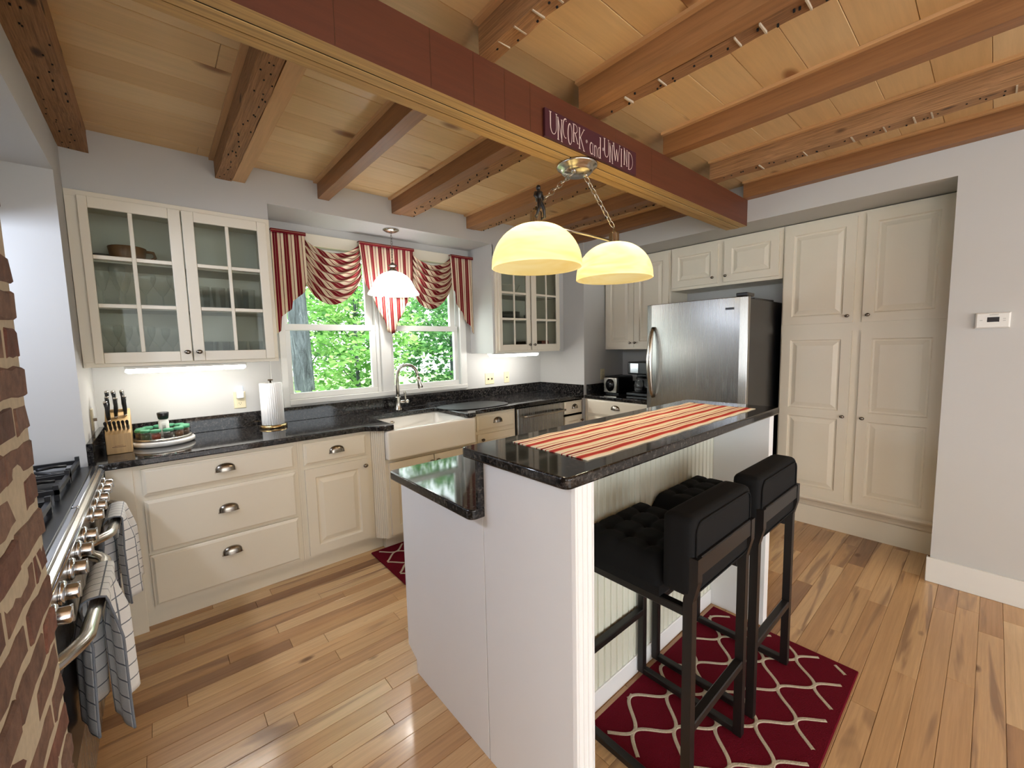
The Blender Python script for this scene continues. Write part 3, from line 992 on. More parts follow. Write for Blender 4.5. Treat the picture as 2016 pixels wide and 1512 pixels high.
# drain mat to the right of the sink
mb = MB()
n = 24
pts = []
for i in range(n):
    a = 2 * PI * i / n
    ca, sa = math.cos(a), math.sin(a)
    pts.append((2.385 + 0.305 * math.copysign(abs(ca) ** 0.75, ca) - 0.05 * sa, -0.405 + 0.205 * math.copysign(abs(sa) ** 0.75, sa)))
mb.prism(pts, 0.9148, 0.921)
tag(mb.build('drain_mat', M['rubber'], origin=(2.385, -0.405, 0.9148), bevel=0.002, seg=1), 'thin glossy black mat lying on the counter right of the sink', 'mat')

# ---- refrigerator
t = thing('refrigerator', 'stainless steel single-door refrigerator with black sides', 'refrigerator', (3.8, -1.89, 0))
RX, RY0, RY1, RZ = 3.36, -1.505, -2.277, 1.740
MB().box(3.435, 4.24, RY1 + 0.004, RY0 - 0.004, 0.03, RZ - 0.012).build('cabinet_body', M['black'], t, bevel=0.006)
MB().box(3.45, 4.2, RY1 + 0.02, RY0 - 0.02, 0.0, 0.03).build('plinth', M['black'], t)
def bowed_door(z0, z1):
    mb = MB()
    N = 16
    front, back = [], []
    for i in range(N + 1):
        q = i / N
        yy = RY0 + (RY1 - RY0) * q
        front.append((RX + 0.020 * (2 * q - 1) ** 2 + (0.012 if i in (0, N) else 0), yy))
    poly = front + [(3.43, RY1), (3.43, RY0)]
    return mb.prism(poly, z0, z1)
MB_up = bowed_door(0.735, RZ).build('upper_door', M['steel'], t, bevel=0.004)
MB_lo = bowed_door(0.06, 0.722).build('freezer_drawer', M['steel'], t, bevel=0.004)
def bow_handle(y_, z0, z1, parent, horizontal=False):
    mb = MB()
    path = []
    for i in range(19):
        q = i / 18
        out = 0.062 * math.sin(PI * q) ** 0.6 + 0.004
        if horizontal:
            path.append((RX - out, y_ + (z1 - y_) * q, z0))
        else:
            path.append((RX + 0.012 - out, y_, z0 + (z1 - z0) * q))
    mb.tube(path, [0.012 + 0.008 * math.sin(PI * i / 18) for i in range(19)], 12, sx=1.2)
    return mb.build('handle', M['nickel'], parent)
bow_handle(-1.575, 0.99, 1.555, MB_up)
bow_handle(-1.56, 0.63, -2.22, MB_lo, True)
badge = MB().box(RX - 0.002, RX + 0.012, -2.190, -2.137, 1.655, 1.669).build('badge', M['lcd'], MB_up)
MB().box(RX - 0.0028, RX - 0.002, -2.184, -2.143, 1.6635, 1.6665).box(RX - 0.0028, RX - 0.002, -2.184, -2.143, 1.6575, 1.6605).build('badge_print', M['nickel'], badge)
MB().prism([(3.372, -2.275), (3.372, -2.20), (3.43, -2.20), (3.50, -2.235), (3.50, -2.275)], RZ + 0.001, RZ + 0.026).build('hinge_cover', M['black'], t, bevel=0.006)
# flat dark tray left on top of the refrigerator
mb = MB().prism([(3.60, -2.24), (3.62, -2.05), (3.95, -2.06), (3.97, -2.25)], RZ - 0.0115, RZ + 0.004)
tag(mb.build('flat_tray', M['black'], origin=(3.78, -2.15, RZ - 0.0115), bevel=0.003, seg=1), 'flat dark tray lying on top of the refrigerator', 'tray')

# ---- toaster and coffee maker
t = thing('toaster', 'black and chrome toaster beside the coffee maker', 'toaster', (3.98, -0.82, 0.9145))
MB().box(3.83, 4.11, -0.915, -0.735, 0.928, 1.10).build('shell', M['black'], t, bevel=0.03, seg=4)
MB().box(3.815, 3.832, -0.905, -0.745, 0.930, 1.085).build('end_plate', M['nickel'], t, bevel=0.006)
MB().lathe([(0.05, 0), (0.052, 0.004), (0.0, 0.005)], (3.8155, -0.825, 1.01), 24, (-1, 0, 0), sx=1.0, sy=1.25).build('end_recess', M['black'], t)
MB().box(3.80, 3.815, -0.83, -0.80, 1.03, 1.045).build('lever', M['black'], t, bevel=0.003)
MB().box(3.85, 4.09, -0.905, -0.745, 0.9148, 0.928).build('foot_base', M['black'], t)
MB().box(3.86, 4.08, -0.86, -0.845, 1.1, 1.1008).box(3.86, 4.08, -0.80, -0.785, 1.1, 1.1008).build('bread_slot', M['dark'], t)

t = thing('coffee_maker', 'black drip coffee maker with glass carafe beside the refrigerator', 'coffee maker', (4.02, -1.12, 0.9145))
MB().box(3.84, 4.14, -1.24, -1.0, 0.9148, 0.945).build('hotplate_base', M['black'], t, bevel=0.008)
MB().box(4.02, 4.14, -1.235, -1.005, 0.945, 1.14).build('tower', M['black'], t, bevel=0.008)
MB().box(3.86, 4.14, -1.235, -1.005, 1.125, 1.25).build('brew_head', M['black'], t, bevel=0.012)
MB().box(3.852, 3.862, -1.13, -1.04, 1.140, 1.235).build('control_panel', M['chrome'], t, bevel=0.002)
car = MB().lathe([(0.0, 0.0), (0.058, 0.0), (0.070, 0.02), (0.074, 0.06), (0.066, 0.10), (0.050, 0.125), (0.052, 0.135)], (3.935, -1.12, 0.9455), 24).build('carafe', M['clearglass'], t)
MB().lathe([(0.053, 0.0), (0.056, 0.012), (0.04, 0.022), (0.0, 0.024)], (3.935, -1.12, 1.081), 20).build('carafe_lid', M['black'], car)
MB().lathe([(0.0, 0.0), (0.055, 0.0), (0.066, 0.02), (0.069, 0.045), (0.0, 0.045)], (3.935, -1.12, 0.948), 20).build('coffee', M['black'], car)
MB().tube([(3.885, -1.16, 1.065), (3.855, -1.185, 1.06), (3.845, -1.19, 1.02), (3.865, -1.175, 0.975)], 0.009, 8).build('carafe_handle', M['black'], car)

# ---- range
t = thing('gas_range', 'wide stainless gas range with black cooktop in the brick alcove', 'stove', (-0.33, -1.4, 0))
GY0, GY1 = -2.125, -0.652
MB().box(-0.70, 0.012, GY0, GY1, 0.09, 0.905).build('body', M['steel'], t)
MB().box(-0.66, -0.04, GY0 + 0.01, GY1 - 0.01, 0.0, 0.09).build('plinth', M['black'], t)
MB().box(-0.70, 0.020, GY0, GY1, 0.906, 0.918).build('cooktop', M['black'], t, bevel=0.003, seg=1)
for (a, b) in ((-1.352, -0.66), (-2.12, -1.372)):
    MB().box(0.0205, 0.040, a, b, 0.905, 0.9185).build('front_trim', M['chrome'], t, bevel=0.004)
# sloped control panel with bullnose
mb = MB()
prof = [(0.012, 0.904), (0.040, 0.904), (0.050, 0.897), (0.054, 0.886), (0.046, 0.800), (0.036, 0.775), (0.012, 0.775)]
for yy in (GY0, GY1):
    for (x, z) in prof:
        mb.vert((x, yy, z))
n = len(prof)
for i in range(n):
    mb.face((i, (i + 1) % n, n + (i + 1) % n, n + i))
mb.face(range(n)); mb.face(range(n, 2 * n))
mb.build('control_panel', M['nickel'], t, bevel=0.001, seg=1)
MB().tube([(0.054, GY0 + 0.005, 0.888), (0.054, GY1 - 0.005, 0.888)], 0.004, 8).build('bullnose_rail', M['chrome'], t)
for yk in (-0.735, -0.84, -0.98, -1.10, -1.225, -1.46, -1.595, -1.74, -1.895, -2.025):
    k = MB().lathe([(0.030, 0.0), (0.031, 0.006), (0.028, 0.010), (0.024, 0.012), (0.0, 0.0125)], (0.0505, yk, 0.842), 20, (1, 0, -0.09)).build('knob', M['chrome'], t)
    MB().lathe([(0.0215, 0.0), (0.0215, 0.020), (0.020, 0.024), (0.0, 0.0245)], (0.0625, yk, 0.841), 8, (1, 0, -0.09)).build('knob_grip', M['chrome'], k, bevel=0.0015, seg=1)
    MB().box(0.085, 0.0885, yk - 0.0035, yk + 0.0035, 0.821, 0.861).build('knob_pointer', M['nickel'], k)
for (a, b) in ((-1.302, -0.665), (-2.12, -1.318)):
    d = MB().box(0.0125, 0.034, a, b, 0.20, 0.768).build('oven_door', M['steel'], t, bevel=0.004)
    MB().box(0.0342, 0.0352, a + 0.12, b - 0.12, 0.34, 0.62).build('oven_window', M['black'], d)
    MB().box(0.0125, 0.030, a, b, 0.095, 0.192).build('lower_panel', M['steel'], t, bevel=0.003)
    ya, yb = (a + 0.03, b - 0.03)
    path = []
    for i in range(25):
        q = i / 24
        out = 0.030 + 0.062 * min(1.0, math.sin(PI * q) * 2.2) ** 0.8 + 0.010 * math.sin(PI * q)
        path.append((out, ya + (yb - ya) * q, 0.745))
    MB().tube(path, 0.0165, 14).build('oven_handle', M['nickel'], d)
# grates and burners
def grate(yc, w):
    g = thing_part = MB()
    x0, x1 = -0.60, -0.02
    y0_, y1_ = yc - w / 2, yc + w / 2
    z0, z1 = 0.940, 0.958
    g.box(x0, x1, y0_, y0_ + 0.012, z0, z1).box(x0, x1, y1_ - 0.012, y1_, z0, z1)
    g.box(x0, x0 + 0.012, y0_, y1_, z0, z1).box(x1 - 0.012, x1, y0_, y1_, z0, z1)
    g.box((x0 + x1) / 2 - 0.006, (x0 + x1) / 2 + 0.006, y0_, y1_, z0, z1)
    for xc in ((x0 * 3 + x1) / 4, (x0 + 3 * x1) / 4):
        for k in range(4):
            a = PI / 4 + k * PI / 2
            ca, sa = math.cos(a), math.sin(a)
            g.tube([(xc + 0.04 * ca, yc + 0.04 * sa, 0.955), (xc + 0.10 * ca, yc + 0.10 * sa, 0.952), (xc + 0.15 * ca, yc + min(w / 2 - 0.01, 0.15) * sa, 0.945)], 0.007, 6)
    for (xx, yy) in ((x0, y0_), (x0, y1_ - 0.014), (x1 - 0.014, y0_), (x1 - 0.014, y1_ - 0.014)):
        g.box(xx, xx + 0.014, yy, yy + 0.014, 0.9182, z0)
        g.box(xx, xx + 0.014, yy, yy + 0.014, z1, z1 + 0.016)
    return g
for yc in (-0.80, -1.09, -1.5, -1.78, -1.99):
    w = 0.27 if yc > -1.9 else 0.15
    g = grate(yc, w).build('grate', M['iron'], t)
for yc in (-0.80, -1.09, -1.5, -1.78):
    for xc in (-0.455, -0.165):
        b = MB().lathe([(0.050, 0.0), (0.052, 0.008), (0.040, 0.014), (0.034, 0.014)], (xc, yc, 0.9182), 24).build('burner', M['nickel'], t)
        MB().lathe([(0.034, 0.0), (0.034, 0.007), (0.026, 0.010), (0.0, 0.010)], (xc, yc, 0.9322), 20).build('burner_cap', M['iron'], b)
# range hood assumed, out of view; added cool lamps brighten the alcove wall
t = thing('assumed_range_hood', 'assumed unseen steel range hood high in the alcove above the cooktop', 'hood', (-0.5, -1.4, 2.05))
mb = MB()
mb.hexa([(-0.79, -2.0, 1.98), (-0.36, -2.0, 1.98), (-0.36, -0.80, 1.98), (-0.79, -0.80, 1.98), (-0.79, -1.8, 2.25), (-0.55, -1.8, 2.25), (-0.55, -1.0, 2.25), (-0.79, -1.0, 2.25)])
mb.build('canopy', M['steel'], t)
for yy in (-1.75, -1.05):
    MB().lathe([(0.035, 0.0), (0.035, -0.006), (0.0, -0.006)], (-0.55, yy, 1.979), 16).build('assumed_hood_lamp', M['bulbwhite'], t)
    ld = bpy.data.lights.new('assumed_hood_light', 'POINT'); ld.energy = 15; ld.color = (0.70, 0.80, 1.0); ld.shadow_soft_size = 0.05  # assumed source of the cool light on the alcove wall
    lo = bpy.data.objects.new('assumed_hood_light', ld); COL.objects.link(lo); lo.parent = t; lo.location = (-0.55 + 0.5, yy + 1.4, 1.95 - 2.05)

# ---- kitchen towels over the oven handles
def towelmat():
    m = NT('checked_towel')
    uv = m.n('ShaderNodeTexCoord').outputs['UV']
    sp = m.n('ShaderNodeSeparateXYZ'); m.l(uv, sp.inputs[0])
    def lines(sock, rep, w):
        fr = m.math('FRACT', m.math('MULTIPLY', sock, rep))
        return m.math('LESS_THAN', fr, w)
    a = lines(sp.outputs[0], 6.0, 0.07); b = lines(sp.outputs[1], 18.0, 0.09)
    ab = m.math('MAXIMUM', a, b)
    m.l(m.mixc(ab, S(232, 232, 232), S(118, 124, 134)), m.p.inputs['Base Color'])
    m.p.inputs['Roughness'].default_value = 0.95
    nz = m.n('ShaderNodeTexNoise', Scale=500.0); m.l(m.coords(), nz.inputs['Vector'])
    m.bump(nz.outputs['Fac'], 0.4, 0.003)
    return m.mat
M['towel'] = towelmat()
def towel(y0, y1, front, back, label, seed, hx=0.100):
    r = random.Random(seed)
    ph = r.random() * 6
    hz = 0.765
    total = front + back + 0.07
    def fn(u, v):
        s_ = v * total
        k = 0.45 * abs(u - 0.5)
        yy = y0 + (y1 - y0) * u
        if s_ < back:
            x, z = hx - 0.034, hz - (back - s_)
            drop = (back - s_)
            x -= 0.004 * drop / back
        elif s_ < back + 0.07:
            a = PI * (s_ - back) / 0.07
            x, z = hx - 0.034 * math.cos(a) * 0.8, hz + 0.012 * math.sin(a)
            drop = 0
        else:
            drop = s_ - back - 0.07
            x, z = hx + 0.028 + 0.02 * drop, hz - drop
        sc_ = 1.0 + 0.30 * min(1, drop / 0.3)
        ym = (y0 + y1) / 2
        yy = ym + (yy - ym) * sc_
        wv = 0.021 * min(1.0, drop / 0.12) * math.sin(u * 10.0 + ph) + 0.008 * min(1, drop / 0.1) * math.sin(u * 19 + ph * 2)
        return (x + wv, yy + 0.01 * math.sin(drop * 9 + ph), z - 0.02 * (u - 0.5) * drop)
    mb = MB().grid(fn, 26, 44)
    o = mb.build('kitchen_towel', M['towel'], origin=(hx, (y0 + y1) / 2, 0.5))
    sm = o.modifiers.new('thick', 'SOLIDIFY'); sm.thickness = 0.005
    return tag(o, label, 'towel', 'checked towels on the oven handles')
towel(-1.83, -1.57, 0.375, 0.36, 'grey checked towel over the nearer oven handle, beside the brick', 3)
towel(-1.07, -0.84, 0.37, 0.33, 'grey checked towel over the farther oven handle', 5)

# ================================================================== ISLAND
IX, IXR = 1.055, 2.545
t = thing('kitchen_island', 'white kitchen island with fluted corner post and beadboard knee space', 'island', (1.8, -2.2, 0))
MB().box(IX + 0.016, IXR, -2.322, -1.745, 0.105, 0.879).build('cabinet_body', M['cream'], t)
MB().box(IX + 0.03, IXR, -2.322, -1.82, 0.0, 0.105).build('toe_kick', M['cream'], t)
# end panel with toe notch (profile in y,z extruded along x)
def yz_prism(poly, x0, x1):
    mb = MB(); n = len(poly)
    for x in (x0, x1):
        for (y_, z_) in poly:
            mb.vert((x, y_, z_))
    mb.face(range(n)); mb.face(range(n, 2 * n))
    for i in range(n):
        mb.face((i, (i + 1) % n, n + (i + 1) % n, n + i))
    return mb
yz_prism([(-1.722, 0.879), (-1.722, 0.094), (-1.795, 0.060), (-1.800, 0.0), (-2.3215, 0.0), (-2.3225, 0.879)], IX, IX + 0.0155).build('end_panel', M['panelwhite'], t, bevel=0.001, seg=1)
yz_prism([(-2.3255, 0.0), (-2.708, 0.0), (-2.708, 1.0755), (-2.3255, 1.0755)], IX, IX + 0.0155).build('end_panel', M['panelwhite'], t, bevel=0.001, seg=1)
MB().box(IX + 0.0155, IX + 0.079, -2.706, -2.445, 0.0, 1.0755).build('wing_core', M['panelwhite'], t)
MB().box(IX + 0.003, IX + 0.0155, -2.3253, -2.3227, 0.0, 0.879).build('panel_gap', M['dark'], t)
# fluted face of the near wing
prof = [(IX, -2.7085)]
nfl = 4
fw = 0.079 / nfl
for k in range(nfl):
    a = IX + k * fw
    prof += [(a + 0.003, -2.7185), (a + fw * 0.35, -2.7205), (a + fw * 0.7, -2.7185), (a + fw * 0.82, -2.7125)]
prof += [(IX + 0.079, -2.7185), (IX + 0.079, -2.7085)]
MB().prism(prof, 0.0, 1.0755).build('fluted_trim', M['panelwhite'], t)
MB().box(IX + 0.0155, IXR - 0.05, -2.436, -2.3228, 0.0, 1.0755).build('knee_wall', M['bead'], t)
# beadboard strips of the knee wall
xb = IX + 0.081
while xb < IXR - 0.08:
    w = 0.041
    p = [(xb, -2.436), (xb, -2.444), (xb + 0.003, -2.4465), (xb + w - 0.013, -2.4465), (xb + w - 0.010, -2.4395), (xb + w - 0.006, -2.4455), (xb + w - 0.003, -2.4395), (xb + w, -2.4395), (xb + w, -2.436)]
    MB().prism(p, 0.082, 1.0755).build('beadboard', M['bead'], t)
    xb += w + 0.0004
MB().box(xb, IXR - 0.0525, -2.4475, -2.436, 0.082, 1.0755).build('corner_trim', M['bead'], t, bevel=0.001, seg=1)
MB().box(IX + 0.0795, IXR - 0.053, -2.453, -2.4362, 0.0, 0.0815).build('base_strip', M['panelwhite'], t, bevel=0.003, seg=1)
MB().box(IXR - 0.052, IXR, -2.709, -2.3228, 0.0, 1.0755).build('wing_panel', M['panelwhite'], t, bevel=0.0015, seg=1)
MB().box(2.44, 2.478, -2.4505, -2.4470, 0.33, 0.40).build('outlet_plate', M['ivory'], t)
FI = lambda u, d, z: (u, -1.745 + d, z)
for k in range(3):
    a = IX + 0.03 + k * 0.485
    door_mesh(FI, a, a + 0.465, 0.125, 0.69).build('door', M['cream'], t)
    drawer_mesh(FI, a, a + 0.465, 0.71, 0.86).build('drawer', M['cream'], t)

def rounded_rect(x0, x1, y0, y1, r=0.03, n=5):
    return [(p[0], p[1]) for p in sink_ring(x0, x1, y0, y1, 0, r, n)]
mb = MB().prism(rounded_rect(1.000, 2.565, -2.334, -1.722, 0.025), 0.880, 0.914)
tag(mb.build('island_worktop', M['granite'], origin=(1.8, -2.0, 0.88), bevel=0.005), 'lower black granite island worktop reflecting the window', 'worktop')
mb = MB().prism(rounded_rect(1.018, 2.575, -2.728, -2.258, 0.022), 1.0762, 1.108)
tag(mb.build('bar_counter', M['granite'], origin=(1.8, -2.49, 1.076), bevel=0.006), 'raised black granite bar top of the island, under the striped runner', 'worktop')
MB().box(1.03, 2.56, -2.3345, -2.3232, 0.9145, 1.0758).build('riser', M['granite'], t)

# table runner
def stripemat(name, stops, rough=0.9, wobble=0.02):
    m = NT(name)
    uv = m.n('ShaderNodeTexCoord').outputs['UV']
    sp = m.n('ShaderNodeSeparateXYZ'); m.l(uv, sp.inputs[0])
    nz = m.n('ShaderNodeTexNoise', Scale=30.0, Detail=2.0); m.l(uv, nz.inputs['Vector'])
    wob = m.math('MULTIPLY', m.math('SUBTRACT', nz.outputs['Fac'], 0.5), wobble)
    fr = m.math('FRACT', m.math('ADD', sp.outputs[0], wob))
    rp = m.ramp(stops, 'CONSTANT')
    m.l(fr, rp.inputs['Fac'])
    m.l(rp.outputs['Color'], m.p.inputs['Base Color'])
    m.p.inputs['Roughness'].default_value = rough
    m.p.inputs['Specular IOR Level'].default_value = 0.15
    n2 = m.n('ShaderNodeTexNoise', Scale=600.0); m.l(m.coords(), n2.inputs['Vector'])
    m.bump(n2.outputs['Fac'], 0.25, 0.002)
    return m.mat
cr, rd, sl, dk = S(248, 234, 206), S(188, 58, 54), S(226, 136, 112), S(130, 34, 40)
M['runner'] = stripemat('striped_runner', [(0.0, cr), (0.16, sl), (0.21, rd), (0.36, sl), (0.41, cr), (0.52, rd), (0.56, cr), (0.66, dk), (0.735, sl), (0.76, cr), (0.89, rd), (0.93, cr)])
RX0, RX1, RY0_, RY1_ = 1.178, 2.437, -2.662, -2.340
mb = MB()
def rfn(u, v):
    x = RX0 + (RX1 - RX0) * u
    y_ = RY0_ + (RY1_ - RY0_) * v
    e = 0.002 * math.sin(u * 60) * (1 if v in (0, 1) else 0)
    return (x, y_ + e, 1.1105 + 0.0012 * math.sin(u * 37 + v * 9) * math.sin(v * 14))
mb.grid(rfn, 60, 14, uvfn=lambda u, v: (v * 3.0, u))
o = mb.build('table_runner', M['runner'], origin=(1.8, -2.5, 1.1082))
sm = o.modifiers.new('thick', 'SOLIDIFY'); sm.thickness = 0.003; sm.offset = -0.6
tag(o, 'red and cream striped cloth runner along the raised bar top', 'table runner')

# ================================================================== STOOLS AND RUGS
def make_stool(label, x0):
    W, yb, yf = 0.418, -2.877, -2.457
    xc = x0 + W / 2
    t = thing('bar_stool', label, 'stool', (xc, (yb + yf) / 2, 0), 'black bar stools at the island')
    b = 0.028
    z0 = 0.0165
    for sx in (0, 1):
        xa = x0 if sx == 0 else x0 + W - b
        MB().box(xa, xa + b, yf - b, yf, z0, 0.675).build('leg', M['blackmatte'], t, bevel=0.003, seg=1)
        mb = MB()   # rear post, kinked backwards above the seat
        mb.box(xa, xa + b, yb, yb + b, z0, 0.70)
        mb.hexa([(xa, yb, 0.70), (xa + b, yb, 0.70), (xa + b, yb + b, 0.70), (xa, yb + b, 0.70),
                 (xa, yb - 0.014, 0.76), (xa + b, yb - 0.014, 0.76), (xa + b, yb + b - 0.012, 0.76), (xa, yb + b - 0.012, 0.76)])
        mb.box(xa, xa + b, yb - 0.014, yb + b - 0.012, 0.76, 0.832)
        mb.build('leg', M['blackmatte'], t)
        MB().box(xa, xa + b, yb + b, yf - b, z0, z0 + 0.026).build('runner_foot', M['blackmatte'], t, bevel=0.003, seg=1)
        MB().box(xa, xa + b, yb + b, yf - b, 0.648, 0.675).build('seat_rail', M['blackmatte'], t, bevel=0.003, seg=1)
    MB().box(x0 + b, x0 + W - b, yf - b, yf, 0.285, 0.313).build('footrest', M['blackmatte'], t, bevel=0.003, seg=1)
    MB().box(x0 + b, x0 + W - b, yb, yb + b, 0.285, 0.313).build('stretcher', M['blackmatte'], t, bevel=0.003, seg=1)
    MB().box(x0 + b, x0 + W - b, yf - b, yf, 0.648, 0.675).build('seat_rail', M['blackmatte'], t, bevel=0.003, seg=1)
    MB().box(x0 + b, x0 + W - b, yb - 0.012, yb + 0.008, 0.775, 0.832).build('back_rail', M['blackmatte'], t, bevel=0.003, seg=1)
    # tufted seat cushion
    def cushion(u, v):
        x = x0 - 0.004 + (W + 0.008) * u
        y_ = yb + 0.10 + (yf + 0.018 - yb - 0.10) * v
        e = min(u, 1 - u, 0.12) / 0.12
        f = min(v, 1 - v, 0.12) / 0.12
        edge = (1 - (1 - e) ** 2.4) * (1 - (1 - f) ** 2.4)
        tuft = 0.0
        for cu in (0.25, 0.5, 0.75):
            for cv in (0.25, 0.5, 0.75):
                tuft += math.exp(-(((u - cu) * W) ** 2 + ((v - cv) * 0.33) ** 2) / 0.00022)
        seam = math.exp(-min(abs(u - q) for q in (0.25, 0.5, 0.75)) ** 2 / 0.0006) + math.exp(-min(abs(v - q) for q in (0.25, 0.5, 0.75)) ** 2 / 0.0006)
        return (x, y_, 0.705 + 0.078 * edge - 0.016 * tuft * edge - 0.006 * seam * edge)
    mb = MB().grid(cushion, 40, 40)
    xa, xb2, ya, yb2 = x0 - 0.004, x0 + W + 0.004, yb + 0.10, yf + 0.018
    mb.box(xa, xb2, ya, yb2, 0.6755, 0.706)
    mb.build('seat_cushion', M['fabricblack'], t, recalc=False)
    # back cushion
    mb = MB().box(x0 - 0.004, x0 + W + 0.004, yb - 0.001, yb + 0.097, 0.706, 0.945)
    mb.build('back_cushion', M['fabricblack'], t, bevel=0.03, seg=4)
    # piping round the rear face of the back cushion
    rr = sink_ring(x0 + 0.014, x0 + W - 0.014, 0.722, 0.929, 0, 0.03, 4)
    MB().tube([(p[0], yb - 0.0025, p[1]) for p in rr], 0.0028, 6, closed=True).build('piping', M['fabricblack'], t)
    return t
make_stool('black bar stool nearer the camera, with padded back', 1.372)
make_stool('black bar stool farther from the camera, by the pantry end of the island', 1.875)

def rugmat(name, base):
    m = NT(name)
    n = m.n('ShaderNodeTexNoise', Scale=240.0, Detail=2.0); m.l(m.coords(), n.inputs['Vector'])
    dk = (base[0] * 0.6, base[1] * 0.6, base[2] * 0.6, 1)
    m.l(m.mixc(n.outputs['Fac'], dk, base), m.p.inputs['Base Color'])
    m.p.inputs['Roughness'].default_value = 1.0
    m.p.inputs['Specular IOR Level'].default_value = 0.1
    m.bump(n.outputs['Fac'], 0.8, 0.004)
    return m.mat
M['rugred'] = rugmat('burgundy_pile', S(112, 18, 36))
M['rugcream'] = rugmat('cream_pile', S(214, 200, 178))
def trellis_rug(x0, x1, y0, y1, label, nx, ny):
    t = thing('rug', label, 'rug', ((x0 + x1) / 2, (y0 + y1) / 2, 0.0), 'burgundy trellis rugs')
    z = 0.012
    MB().box(x0, x1, y0, y1, 0.0006, z).build('pile', M['rugred'], t, bevel=0.003, seg=1)
    mb = MB()
    mg = 0.028
    # wavy chains of the ogee trellis, stitched as raised cream pile
    def ribbon(pts, z, w=0.0068):
        prev = None
        for i, (a, b) in enumerate(pts):
            a2, b2 = pts[min(i + 1, len(pts) - 1)]
            a1, b1 = pts[max(i - 1, 0)]
            dx, dy = a2 - a1, b2 - b1
            L = math.hypot(dx, dy) or 1
            ex_, ey_ = -dy / L * w, dx / L * w
            cur = [mb.vert((a + ex_, b + ey_, z)), mb.vert((a + ex_ * 0.6, b + ey_ * 0.6, z + 0.002)), mb.vert((a - ex_ * 0.6, b - ey_ * 0.6, z + 0.002)), mb.vert((a - ex_, b - ey_, z))]
            if prev:
                for q in range(3):
                    mb.face((prev[q], prev[q + 1], cur[q + 1], cur[q]))
            prev = cur
    zb = z
    for k in range(-14, 15):
        z = zb + 0.0005 * (k % 2)
        yk = ny - 0.0475 + 0.095 * k
        pts = []
        xv = x0 + mg
        while xv <= x1 - mg + 1e-6:
            yv = yk + (-1) ** k * 0.0475 * math.cos(2 * PI * (xv - nx) / 0.242)
            if y0 + mg <= yv <= y1 - mg:
                pts.append((xv, yv))
            else:
                if len(pts) > 1:
                    ribbon(pts, z)
                pts = []
            xv += 0.006
        if len(pts) > 1:
            ribbon(pts, z)
    o = mb.build('trellis_pattern', M['rugcream'], t, recalc=True)
    return t
trellis_rug(1.405, 2.461, -3.09, -2.478, 'burgundy trellis rug under the bar stools', 1.507, -2.605)
trellis_rug(1.327, 2.25, -1.22, -0.612, 'burgundy trellis rug in front of the sink', 1.46, -0.72)
# ================================================================== LAMPS
def shademat(name, tint, glow, strength, vein, tr=1.0, df_=1.0, mixf=0.10):
    m = NT(name)
    nz = m.n('ShaderNodeTexNoise', Scale=2.6, Detail=2.0, Distortion=1.6)
    m.l(m.coords((1.0, 1.0, 4.0)), nz.inputs['Vector'])
    rp = m.ramp([(0.30, vein), (0.65, tint)])
    m.l(nz.outputs['Fac'], rp.inputs['Fac'])
    tl = m.n('ShaderNodeBsdfTranslucent'); m.l(m.mixc(1.0, rp.outputs['Color'], (tr, tr, tr, 1), 'MULTIPLY'), tl.inputs['Color'])
    df = m.n('ShaderNodeBsdfDiffuse'); m.l(m.mixc(1.0, rp.outputs['Color'], (df_, df_, df_, 1), 'MULTIPLY'), df.inputs['Color'])
    mx = m.n('ShaderNodeMixShader'); mx.inputs[0].default_value = mixf
    m.l(tl.outputs[0], mx.inputs[1]); m.l(df.outputs[0], mx.inputs[2])
    em = m.n('ShaderNodeEmission', Strength=strength)
    m.l(m.mixc(1.0, rp.outputs['Color'], glow, 'MULTIPLY'), em.inputs['Color'])
    ad = m.n('ShaderNodeAddShader'); m.l(mx.outputs[0], ad.inputs[0]); m.l(em.outputs[0], ad.inputs[1])
    m.l(ad.outputs[0], m.out.inputs['Surface'])
    return m.mat
M['shade_amber'] = shademat('amber_alabaster_shade', (1.0, 0.92, 0.62, 1), (1.0, 0.82, 0.42, 1), 0.16, (0.94, 0.76, 0.36, 1), 0.44, 0.5, 0.22)
M['shade_white'] = shademat('white_glass_shade', (0.97, 0.98, 1.0, 1), (0.98, 0.98, 1.0, 1), 0.8, (0.9, 0.92, 0.95, 1))
def point_lamp(parent, loc, energy, col, size=0.04):
    ld = bpy.data.lights.new('bulb_light', 'POINT')
    ld.energy = energy; ld.color = col; ld.shadow_soft_size = size
    o = bpy.data.objects.new('bulb_light', ld); COL.objects.link(o)
    o.parent = parent
    o.location = Vector(loc) - parent.location
    return o
def chain(p0, p1, parent, r=0.0024, link_l=0.040, mat=None, sag=0.0):
    p0, p1 = Vector(p0), Vector(p1)
    L = (p1 - p0).length
    n = max(3, int(L / (link_l * 0.78)))
    d = (p1 - p0) / n
    dn = d.normalized()
    s1 = dn.cross(Vector((0, 1, 0)))
    if s1.length < 1e-3:
        s1 = dn.cross(Vector((1, 0, 0)))
    s1.normalize()
    s2 = dn.cross(s1)
    for i in range(n):
        c = p0 + d * (i + 0.5)
        sd = s1 if i % 2 else s2
        pts = []
        for q in range(12):
            a = 2 * PI * q / 12
            pts.append(c + dn * (math.cos(a) * link_l * 0.56) + sd * (math.sin(a) * link_l * 0.26))
        MB().tube(pts, r, 5, closed=True).build('chain_link', mat or M['nickel'], parent)

